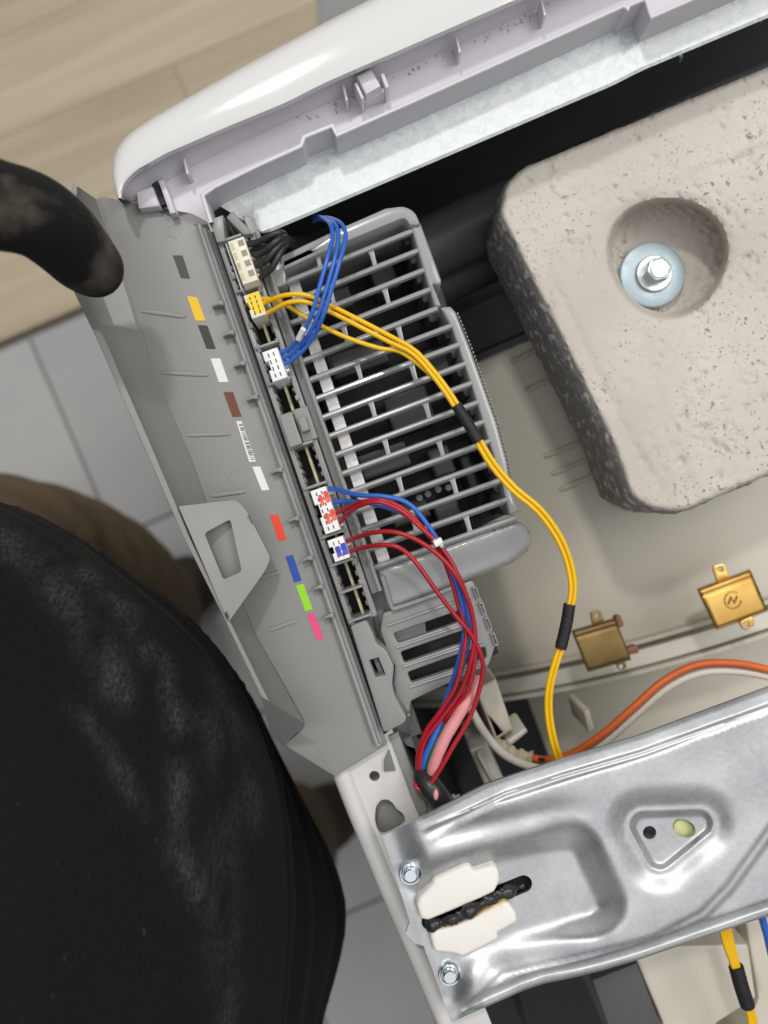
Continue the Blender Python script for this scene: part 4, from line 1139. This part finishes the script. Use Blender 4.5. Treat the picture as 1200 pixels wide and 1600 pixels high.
# =================================================================== wires and plugs
def wpath(pts, off=0.0, dz=0.0, n=80):
    q = spline(pts, n)
    if off:
        t = np.gradient(q[:, :2], axis=0); t /= np.linalg.norm(t, axis=1)[:, None] + 1e-9
        q[:, 0] += -t[:, 1] * off; q[:, 1] += t[:, 0] * off
    q[:, 2] += dz
    return q
def wire(pts, mk, parent, r=0.00105, off=0, dz=0, name='wire', jit=0.6):
    q = wpath(pts, off, dz)
    ph = random.random() * 6
    k = np.linspace(0, 1, len(q)); w = np.sin(k * np.pi)
    q[:, 0] += jit * w * np.sin(k * 9 + ph); q[:, 1] += jit * w * np.cos(k * 8 + ph)
    return MB().tube([P(*p) for p in q], r, 12).build(name, M[mk], parent)
def sleeve(pts, mk, parent, r, name='sleeve', flat=1.0):
    q = wpath(pts, n=24); m = len(q)
    rr = [r * (0.97 + 0.03 * math.sin(i * 2.1)) for i in range(m)]; rr[0] *= .96; rr[-1] *= .96
    return MB().tube([P(*p) for p in q], rr, 14, flat=flat).build(name, M[mk], parent)
def plug(parent, s0, s1, mk, z=0.0, t0=-6, t1=19.5, slots=4, dark='blackp', notch=True, zb=-0.014):
    pl = [ST(s0, t0), ST(s0, t1), ST(s1, t1), ST(s1, t0 + 1)]
    if notch:
        a, b_ = s0 + (s1 - s0) * .33, s0 + (s1 - s0) * .62
        pl += [ST(b_, t0 + 1), ST(b_, t0 + 5), ST(a, t0 + 5), ST(a, t0)]
    o = MB().plate(pl, z, zb, b=0.0004).build('plug_housing', M[mk], parent)
    if slots:
        m = MB(); st = (s1 - s0 - 6) / slots
        for t in (t0 + 8.5, t0 + 17):
            for k in range(slots):
                s = s0 + 5 + k * st
                m.plate(st_rect(s, s + st * .62, t - 0.9, t + 0.9), z + 0.00008, z - 0.0006, b=0)
        m.build('contact_slots', M[dark], o)
    # little pale terminals on the cable side
    return o
def terminals(parent, ss, t=20.5, mk='white', z=-0.004):
    for s in ss: MB().plate(st_rect(s - 2.2, s + 2.2, t, t + 6), z, z - 0.004, b=0.0004).build('terminal', M[mk], parent)

# black supply harness
hb = thing('black_wire_harness', 'five thick black wires on the cream plug at the upper end of the row', 'wire harness', P(380, 408, 0), 'wire harnesses plugged into the control module')
o = plug(hb, 34, 106, 'cream', 0.0015, -1, 25.7, 0, notch=False)
m = MB(); m2 = MB()
for k in range(4):
    s = 38 + 16.6 * k
    m.plate(st_rect(s, s + 9.5, 14, 23), 0.0016, 0.0005, b=0)
    m2.plate(st_rect(s, s + 11.5, 1.5, 6.5), 0.0016, 0.001, b=0)
m.build('plug_windows', M['pocket'], o); m2.build('recess_shade', M['pcb'], o)  # windows and faint recesses: their shade put in as flat darker tones
MB().plate(st_rect(36, 112, -5.2, -3.6), -0.0005, -0.012, b=0.0002).build('plug_latch', M['white'], o)
terminals(hb, [53, 70, 88, 99], 26, 'cream', -0.003)
for pts in ([(386, 382, -.003), (405, 377, 0), (428, 366, .002), (442, 365, 0), (452, 374, -.012), (470, 372, -.04), (520, 350, -.08)],
            [(397, 398, -.003), (412, 394, .001), (430, 379, .003), (444, 370, .0), (453, 377, -.012), (470, 376, -.04), (520, 352, -.08)],
            [(400, 415, -.003), (415, 408, .001), (432, 389, .002), (446, 374, -.001), (454, 379, -.013), (470, 380, -.04), (520, 354, -.08)],
            [(407, 433, -.004), (424, 420, 0), (436, 398, .001), (446, 380, -.002), (455, 382, -.014), (470, 384, -.04), (520, 357, -.08)],
            [(392, 390, -.005), (415, 386, -.003), (436, 384, -.002), (448, 382, -.006), (456, 384, -.016), (470, 386, -.04), (520, 357, -.08)]):
    wire(pts, 'w_black', hb, 0.00102)

# yellow harness
hy = thing('yellow_wire_harness', 'long yellow wires with black sleeves from a yellow marked plug across the cage', 'wire harness', P(398, 478, 0), 'wire harnesses plugged into the control module')
o = plug(hy, 122, 161, 'cream', 0.0005, -5, 20, 4)
MB().plate([ST(123, 1), ST(122.5, 19.5), ST(156, 19.7), ST(156.5, 2), ST(148, 1.5), ST(147, -1), ST(130, -2)], 0.00056, 0.0003, b=0).build('ink_mark', M['ink_y'], o)
m = MB()
for t in (3.8, 12.3):
    for k in range(4): m.plate(st_rect(127 + 7.6 * k, 131.8 + 7.6 * k, t - .7, t + .7), 0.00062, 0.0004, b=0)
m.build('contact_slots', M['blackp'], o)
terminals(hy, [140], 21, 'white')
YM = [(650, 553, .004), (690, 600, .0045), (714, 636, .005), (732, 664, .005), (748, 690, .005), (770, 726, .004), (803, 764, .003), (842, 797, .002), (872, 838, 0), (889, 880, -.002), (895, 920, -.003), (889, 955, -.004), (880, 1000, -.005),
      (868, 1036, -.006), (859, 1072, -.008), (857, 1110, -.010), (864, 1155, -.012), (878, 1200, -.014), (905, 1290, -.02)]
A1 = [(411, 478, -.003), (425, 472, .001), (445, 465, .004), (475, 464, .005), (510, 478, .005), (560, 503, .0045), (610, 529, .004)]
A2 = [(414, 488, -.003), (428, 480, .001), (448, 470, .004), (476, 468, .0055), (510, 481, .005), (560, 506, .0045), (610, 532, .004)]
A3 = [(408, 465, -.003), (424, 466, .001), (450, 476, .002), (490, 500, .003), (540, 524, .003), (590, 541, .0035), (632, 551, .004)]
wire(A1 + YM, 'w_yellow', hy, 0.00074, -3.5, .0004); wire(A2 + YM, 'w_yellow', hy, 0.00074, 3.3, 0.0)
wire(A3 + YM[1:4], 'w_yellow', hy, 0.00072, 2, -.0015)
sleeve([(713, 633, .005), (732, 663, .0052), (748, 690, .005)], 'tape', hy, 0.0018)
sleeve([(890, 944, -.0035), (885, 975, -.0042), (876, 1013, -.005)], 'tape', hy, 0.0020)

# blue harness
hl = thing('blue_wire_harness', 'three blue wires looping up from a plain white plug over the cage', 'wire harness', P(430, 570, 0), 'wire harnesses plugged into the control module')
plug(hl, 215, 265, 'white', 0.001, -6.5, 19, 4)
terminals(hl, [247, 254], 20, 'white')
B1 = [(437, 552, -.003), (454, 543, 0), (472, 522, .004), (487, 490, .008), (499, 448, .010), (512, 402, .010), (520, 370, .007), (516, 350, .002), (503, 340, -.012), (492, 336, -.03)]
B2 = [(440, 560, -.003), (458, 550, 0), (480, 526, .004), (497, 492, .008), (511, 448, .010), (524, 402, .010), (529, 368, .007), (522, 349, .002), (505, 343, -.012), (490, 341, -.03)]
B3 = [(444, 569, -.003), (462, 558, 0), (487, 530, .004), (505, 494, .009), (519, 450, .011), (532, 405, .011), (540, 368, .008), (531, 348, .002), (508, 340, -.012), (490, 346, -.03)]
for q in (B1, B2, B3): wire(q, 'w_blue', hl, 0.00070, jit=.4)
MB().tube([P(474, 514, .0078), P(466, 530, .0048)], 0.0009, 8).build('wire_print', M['white'], hl)

# red and blue harness
hr = thing('red_blue_wire_harness', 'red and blue wires with a cable tie from the plug with red ink blots', 'wire harness', P(510, 798, 0), 'wire harnesses plugged into the control module')
o = plug(hr, 445, 517, 'white', 0.001, -6, 20, 7)
for (a, b_) in ((455, 473), (485, 503)):
    MB().plate(rounded(st_rect(a, b_, 3.5, 9.5), 3), 0.00106, 0.0008, b=0).build('ink_mark', M['ink_r'], o)
    MB().plate(rounded(st_rect(a - 3, b_ - 2, 12.5, 19.8), 3), 0.00106, 0.0008, b=0).build('ink_mark', M['ink_r'], o)
terminals(hr, [458, 475, 495, 510], 20.5)
RT = [(680, 846, .006), (706, 892, .005), (723, 938, .004), (728, 985, .002), (720, 1030, .0), (704, 1078, -.003), (684, 1128, -.006), (664, 1172, -.009), (656, 1206, -.011), (664, 1232, -.014)]
U1 = [(513, 768, -.003), (530, 771, 0), (560, 779, .004), (600, 781, .007), (640, 794, .007)]
U2 = [(518, 783, -.003), (536, 781, 0), (565, 782, .003), (602, 790, .005), (640, 806, .006)]
D1 = [(523, 803, -.003), (540, 795, 0), (562, 785, .005), (592, 781, .008), (622, 790, .008), (652, 815, .007)]
D2 = [(529, 819, -.003), (543, 803, .001), (563, 790, .006), (592, 784, .009), (626, 797, .009), (655, 822, .0075)]
wire(U1 + RT, 'w_blue', hr, 0.00074, -5, 0); wire(U2 + RT, 'w_blue', hr, 0.00074, 2, -.001)
RB = [(686, 860, .006), (704, 905, .003), (717, 950, .002), (728, 985, .002), (726, 1012, .002), (713, 1070, .0), (688, 1112, -.003), (666, 1142, -.006), (653, 1180, -.009), (655, 1215, -.012), (668, 1235, -.016)]
RC = [(690, 856, .007), (716, 900, .007), (734, 948, .006), (741, 990, .004), (735, 1036, .002), (719, 1082, -.001), (690, 1122, -.004), (664, 1158, -.007), (656, 1200, -.010), (672, 1235, -.016)]
wire(D1 + RB, 'w_red', hr, 0.00072, 0, .0003); wire(D2 + RC, 'w_red', hr, 0.00072, 0, .0008)
tie = MB(); tie.tube([P(683 + 12 * math.cos(a) * .55 + 3 * math.sin(a), 849 + 5 * math.cos(a), .0062 + .0034 * math.sin(a)) for a in np.linspace(0, 2 * math.pi, 24)], 0.0007, 8)
tie.plate(rounded([(676, 846), (689, 839), (693, 848), (681, 856)], 2), 0.0108, 0.0085, b=0.0004)
tie.build('cable_tie', M['white'], hr)

# red pair
hp = thing('red_wire_pair', 'two red wires arching from the small plug with a blue ink mark', 'wire harness', P(530, 857, 0), 'wire harnesses plugged into the control module')
o = plug(hp, 527, 563, 'white', 0.001, -6, 20, 3, dark='w_red')
MB().plate(rounded(st_rect(540, 557, 2, 9.5), 2), 0.00106, 0.0008, b=0).build('ink_mark', M['ink_b'], o)
MB().plate(rounded(st_rect(538, 557, 11.5, 19.8), 2), 0.00106, 0.0008, b=0).build('ink_mark', M['ink_b'], o)
terminals(hp, [543], 20.5)
wire([(541, 846, -.003), (556, 840, .001), (585, 832, .006), (618, 832, .009), (655, 846, .010), (692, 874, .010), (718, 908, .009), (736, 950, .007), (743, 1000, .004), (740, 1042, .002), (729, 1080, .0), (702, 1114, -.004), (680, 1150, -.008), (664, 1188, -.011), (660, 1214, -.013), (668, 1236, -.017)],
     'w_red', hp, 0.00074)
wire([(547, 861, -.003), (562, 857, .001), (592, 852, .006), (622, 855, .008), (648, 876, .008), (680, 920, .007), (712, 962, .006), (735, 990, .005), (753, 1030, .003), (751, 1066, .001), (735, 1118, -.001), (707, 1168, -.003), (688, 1202, -.005), (673, 1224, -.006), (658, 1234, -.007), (649, 1227, -.008), (656, 1215, -.010)],
     'w_red', hp, 0.00074)
# pink and green wires join the loom from below
hk = thing('pink_green_wires', 'pink sleeved wire and green wire rising under the red loom near the black clamp', 'wires', P(700, 1130, -.02))
sleeve([(746, 1062, -.012), (734, 1088, -.004), (716, 1118, -.003), (694, 1156, -.004), (678, 1196, -.007), (674, 1222, -.012)], 'w_pink', hk, 0.0020, 'pink_sleeve')
wire([(722, 1072, -.02), (710, 1100, -.010), (692, 1142, -.006), (674, 1178, -.007), (668, 1210, -.011), (670, 1236, -.016)], 'w_green', hk, 0.0013)
wire([(716, 1078, -.02), (698, 1108, -.008), (680, 1148, -.006), (664, 1184, -.008), (662, 1212, -.012), (670, 1236, -.016)], 'w_blue', hk, 0.0012)

cl = thing('loom_clamp', 'black rubber clamp gripping the loom end beside the white side panel', 'clamp', P(680, 1240, -.02))
m = MB(); m.tube([P(*p) for p in spline([(655, 1206, -.012), (664, 1218, -.010), (676, 1234, -.008), (690, 1252, -.010), (697, 1263, -.016)], 20)], [.0026, .003, .0034, .0036, .0036, .0038] + [.0038] * 16, 16)
m.build('rubber_boot', M['blackp'], cl)
MB().ball(P(681, 1242, -.0042), .0009, 10, 6, sy=2).build('pink_wire_end', M['w_pink'], cl)

# orange, brown and white cables along the tub
hc = thing('orange_cable_bundle', 'orange and off white cables, grey shading between them, bound with beige tape along the tub', 'cables', P(900, 1150, -.08))
ORG = [(812, 1179, -.066), (850, 1187, -.060), (892, 1178, -.055), (940, 1148, -.05), (990, 1104, -.048), (1036, 1064, -.048), (1086, 1040, -.049), (1140, 1036, -.05), (1200, 1046, -.052), (1300, 1076, -.06)]
wire(ORG, 'w_orange', hc, 0.00145, 0, 0)
wire(ORG, 'gap_shading', hc, 0.0012, 6, -.006)  # grey tube puts in the shading between the orange and white cables
WHT = [(722, 1080, -.056), (738, 1112, -.053), (758, 1146, -.052), (786, 1177, -.052), (824, 1196, -.053), (862, 1202, -.056)]
wire(WHT + [(u + 5, v + 12, z - .003) for u, v, z in ORG[2:]], 'w_white', hc, 0.0016)
wire([(748, 1122, -.07), (764, 1142, -.068), (778, 1158, -.066)], 'w_brown', hc, 0.0013)
m = MB(); tp = spline([(768, 1152, -.066), (785, 1168, -.064), (806, 1180, -.061), (832, 1185, -.059)], 26)
m.tube([P(*p) for p in tp], [.0026 + .0005 * math.sin(i * 1.1) for i in range(len(tp))], 12); m.build('masking_tape', M['mask_tape'], hc)
for (u, v) in ((846, 1187), (848, 1196)):
    MB().tube([P(u - 5, v - 1, -.0575), P(u + 5, v, -.0575)], .0006, 6).build('print_mark', M['black'], hc)

# wires below the brace
h2 = thing('taped_yellow_wires', 'yellow wires bound with black tape below the steel brace', 'wires', P(1160, 1540, -.06))
for k in range(4):
    wire([(1122 + 5 * k, 1440, -.03), (1134 + 4 * k, 1480, -.032), (1147 + 2.6 * k, 1515, -.034), (1160 + 2 * k, 1560, -.036), (1170 + 3 * k, 1590, -.038), (1176 + 4 * k, 1660, -.042)], 'w_yellow', h2, 0.0008, jit=.3)
sleeve([(1150, 1510, -.034), (1158, 1540, -.035), (1168, 1571, -.0365)], 'tape', h2, 0.0027, 'tape_wrap')
h3 = thing('blue_wire', 'single dark blue wire at the right edge below the steel brace', 'wire', P(1195, 1450, -.05))
wire([(1188, 1420, -.03), (1194, 1446, -.032), (1202, 1478, -.035), (1215, 1530, -.04)], 'w_blue', h3, 0.0013)

# =================================================================== the person
per = thing('person', 'person in dusty black top and brown trousers pressing the flap with a black glove', 'person', P(60, 1250, FZ))
def person():
    C1 = [(-60, 772), (0, 783), (60, 806), (120, 840), (200, 897), (270, 950), (330, 1008), (372, 1068), (402, 1130), (428, 1205), (444, 1300), (450, 1400), (448, 1500), (440, 1620), (430, 1760)]
    C2 = [(-60, 800), (40, 818), (140, 862), (250, 940), (330, 1010), (392, 1090), (436, 1180), (478, 1262), (516, 1332), (539, 1398), (542, 1450), (530, 1515), (506, 1600), (470, 1760)]
    def sh(C, k): return [(x - k * 0.80, y + k * 0.55) for x, y in C]
    def ring(C, d=0):                      # close the outline out of frame
        return list(C) + [(300, 2050), (-200, 2200), (-700, 1900), (-800, 1300), (-500, 850)]
    rows = [(ring(sh(C1, 640)), 0.072), (ring(sh(C1, 600)), 0.07), (ring(sh(C1, 480)), 0.062), (ring(sh(C1, 330)), 0.047), (ring(sh(C1, 200)), 0.029), (ring(sh(C1, 110)), 0.012), (ring(sh(C1, 45)), -0.004), (ring(sh(C1, 10)), -0.02), (ring(C1), -0.04),
            (ring(mixl(C1, C2, .35, 40)), -0.058), (ring(mixl(C1, C2, .75, 40)), -0.08), (ring(C2), -0.105), (ring(sh(C2, 6)), -0.13), (ring(sh(C2, 30)), -0.17), (ring(sh(C2, 50)), -0.20)]
    rr = []
    n = 200
    for i, (pl, z) in enumerate(rows):
        q = resample(spline([(x, y, 0) for x, y in list(pl) + [pl[0]]], 240)[:, :2], n + 1)[:-1]
        out = []
        for j, a in enumerate(q):
            k = j / n
            p = P(a[0], a[1], z)
            out.append(p)
        rr.append(np.array([tuple(p) for p in out]))
    # refine in height
    fine = []
    for i in range(len(rr) - 1):
        for k in range(6): fine.append(rr[i] * (1 - k / 6) + rr[i + 1] * k / 6)
    fine.append(rr[-1])
    fine = np.array(fine)
    for _ in range(4): fine[1:-1] = (fine[:-2] + 2 * fine[1:-1] + fine[2:]) / 4
    # cloth folds running along the bulge
    nrm = np.zeros_like(fine)
    du = np.roll(fine, -1, 1) - np.roll(fine, 1, 1); dv = np.gradient(fine, axis=0)
    nrm = np.cross(du, dv); nrm /= np.linalg.norm(nrm, axis=2)[:, :, None] + 1e-12
    cen = fine.mean((0, 1)); sgn = np.sign(((fine - cen) * nrm).sum(2).mean()); nrm *= sgn
    ii, jj = np.meshgrid(np.arange(fine.shape[0]), np.arange(n), indexing='ij')
    t = ii / fine.shape[0]; k = jj / n
    near = np.exp(-((t - 0.62) / 0.16) ** 2)
    fold = 0.0017 * near * np.sin(t * 95 + 4 * np.sin(k * 9) + k * 30) + 0.0006 * near * np.sin(t * 190 - k * 60 + 3 * np.sin(k * 17)) + 0.0005 * np.sin(t * 30 + k * 25)
    fine = fine + nrm * fold[:, :, None]
    b = MB(); b.grid([list(r) for r in fine], cu=True, cap0=True, cap1=True)
    # forearm and upper arm, mostly outside the picture
    hand = P(-420, 285, 0.055)
    arm = spline([(-0.275, 0.06, 0.05), (-0.30, 0.04, 0.052), (-0.38, -0.02, 0.06), (-0.42, -0.12, 0.09), (-0.40, -0.24, 0.11), (-0.33, -0.32, 0.09)], 40)
    b.tube(list(arm), list(np.linspace(0.028, 0.062, len(arm))), 20)
    tor = spline([(-0.25, -0.27, 0.0), (-0.24, -0.28, 0.12), (-0.22, -0.30, 0.26), (-0.20, -0.32, 0.38), (-0.19, -0.33, 0.45)], 30)
    b.tube(list(tor), [.13] * (len(tor) - 6) + [.125, .115, .10, .08, .06, .05], 28)
    body = b.build('body', M['shirt'], per, angle=180)
    rm = body.modifiers.new('one_surface', 'REMESH'); rm.mode = 'VOXEL'; rm.voxel_size = 0.0035; rm.use_smooth_shade = True
    dg = bpy.context.evaluated_depsgraph_get()
    me = bpy.data.meshes.new_from_object(body.evaluated_get(dg)); body.modifiers.clear(); body.data = me
    me.name = 'body'
    if not me.materials: me.materials.append(M['shirt'])
    at = me.attributes.new('dust', 'FLOAT', 'POINT')
    off = wloc(body)
    co = np.zeros(len(me.vertices) * 3); me.vertices.foreach_get('co', co); co = co.reshape(-1, 3) + np.array(off)
    d = H - co[:, 2]; u = 600 + co[:, 0] * F / d; v = 800 - co[:, 1] * F / d
    streaks = [([(-20, 830), (60, 880), (130, 960), (190, 1080)], 26, .9), ([(120, 880), (200, 960), (250, 1040), (280, 1130)], 18, 1.0), ([(150, 920), (230, 990), (262, 1080)], 16, .6), ([(120, 1110), (160, 1160), (225, 1270)], 14, .7),
               ([(280, 1210), (270, 1320), (310, 1400)], 20, .9), ([(330, 1120), (350, 1260), (345, 1420), (350, 1600)], 26, .55), ([(330, 1040), (380, 1150), (400, 1280)], 20, .5), ([(60, 850), (190, 930)], 14, .5)]
    dust = np.zeros(len(u))
    for pl, w, a in streaks:
        dust = np.maximum(dust, a * np.exp(-(dist_poly(u, v, pl, False) / w) ** 2))
    at.data.foreach_set('value', dust)
    me.polygons.foreach_set('use_smooth', [True] * len(me.polygons))
    # brown trousers
    b = MB()
    def leg(pts, rad):
        q = spline([tuple(P(*p)) for p in pts], 40)
        r = np.interp(np.linspace(0, 1, len(q)), np.linspace(0, 1, len(rad)), rad)
        r = [x * (1 + 0.02 * math.sin(i * 1.7)) for i, x in enumerate(r)]
        b.tube(list(q), r, 28)
    leg([(-180, 1250, -.16), (-80, 968, -.29), (50, 918, -.42), (150, 926, -.55), (205, 945, -.70), (235, 955, -.80)], [.10, .095, .088, .08, .07, .07])
    leg([(150, 1560, -.16), (260, 1480, -.28), (360, 1400, -.42), (410, 1360, -.55), (440, 1320, -.70), (452, 1300, -.80)], [.10, .095, .085, .072, .066, .064])
    b.ball(P(-60, 1500, -.2), 0.15, 24, 14, sz=.7)
    tr = b.build('trousers', M['trousers'], per, angle=180)
    rm = tr.modifiers.new('one_surface', 'REMESH'); rm.mode = 'VOXEL'; rm.voxel_size = 0.008; rm.use_smooth_shade = True
    for (u, v, du, dv) in ((235, 955, 40, -25), (452, 1300, 40, -25)):
        c = P(u, v, FZ); m = MB(); dirv = Vector((du, -dv, 0)).normalized()
        pts = [c + dirv * (0.15 * k / 8 - 0.04) + Vector((0, 0, .045 - .012 * k / 8)) for k in range(9)]
        m.tube(pts, [.030, .042, .045, .045, .044, .044, .042, .036, .020], 18, flat=0.95)
        m.build('shoe', M['foot'], per)
    # gloved hand: index finger on the flap, the rest out of frame
    g = MB()
    def fing(pts, rad, n=30):
        q = spline([tuple(p) for p in pts], n)
        r = np.interp(np.linspace(0, 1, len(q)), np.linspace(0, 1, len(rad)), rad)
        g.tube(list(q), list(r), 18); g.ball(q[-1], r[-1], 14, 8); g.ball(q[0], r[0], 14, 8)
    fing([(-0.205, 0.082, .046), P(-400, 300, .052), P(-100, 304, .052), P(0, 322, .050), P(56, 338, .047), P(98, 370, .038), P(128, 402, .026), P(146, 418, .020)], [.0135, .0125, .0120, .0110, .0105, .0102, .0097, .0088])
    pal = Vector((-0.235, 0.07, 0.046))
    g.ball(pal, 0.034, 20, 12, sx=1.25, sy=1.1, sz=.5)
    for k, (dy, L_) in enumerate(((-0.016, 1.0), (-0.036, .9), (-0.054, .7))):
        b0 = pal + Vector((.022, dy * .8, 0.004))
        fing([b0, b0 + Vector((.032 * L_, dy * .15, .004)), b0 + Vector((.046 * L_, dy * .2, -.016)), b0 + Vector((.030 * L_, dy * .2, -.034)), b0 + Vector((.010, dy * .2, -.036))], [.012, .011, .0105, .010, .009])
    fing([pal + Vector((-.02, .02, -.004)), pal + Vector((.005, .044, -.012)), pal + Vector((.032, .048, -.018)), pal + Vector((.05, .044, -.022))], [.014, .0125, .0115, .010])
    g.tube([pal + Vector((.0, 0, 0)), pal + Vector((-.03, -.005, .002)), pal + Vector((-.055, -.012, .004))], [.03, .03, .032], 20, flat=.75)
    gl = g.build('glove', M['glove'], per, angle=180)
    rm = gl.modifiers.new('one_surface', 'REMESH'); rm.mode = 'VOXEL'; rm.voxel_size = 0.0012; rm.use_smooth_shade = True
    sm = gl.modifiers.new('soften', 'SMOOTH'); sm.factor = .5; sm.iterations = 6
person()
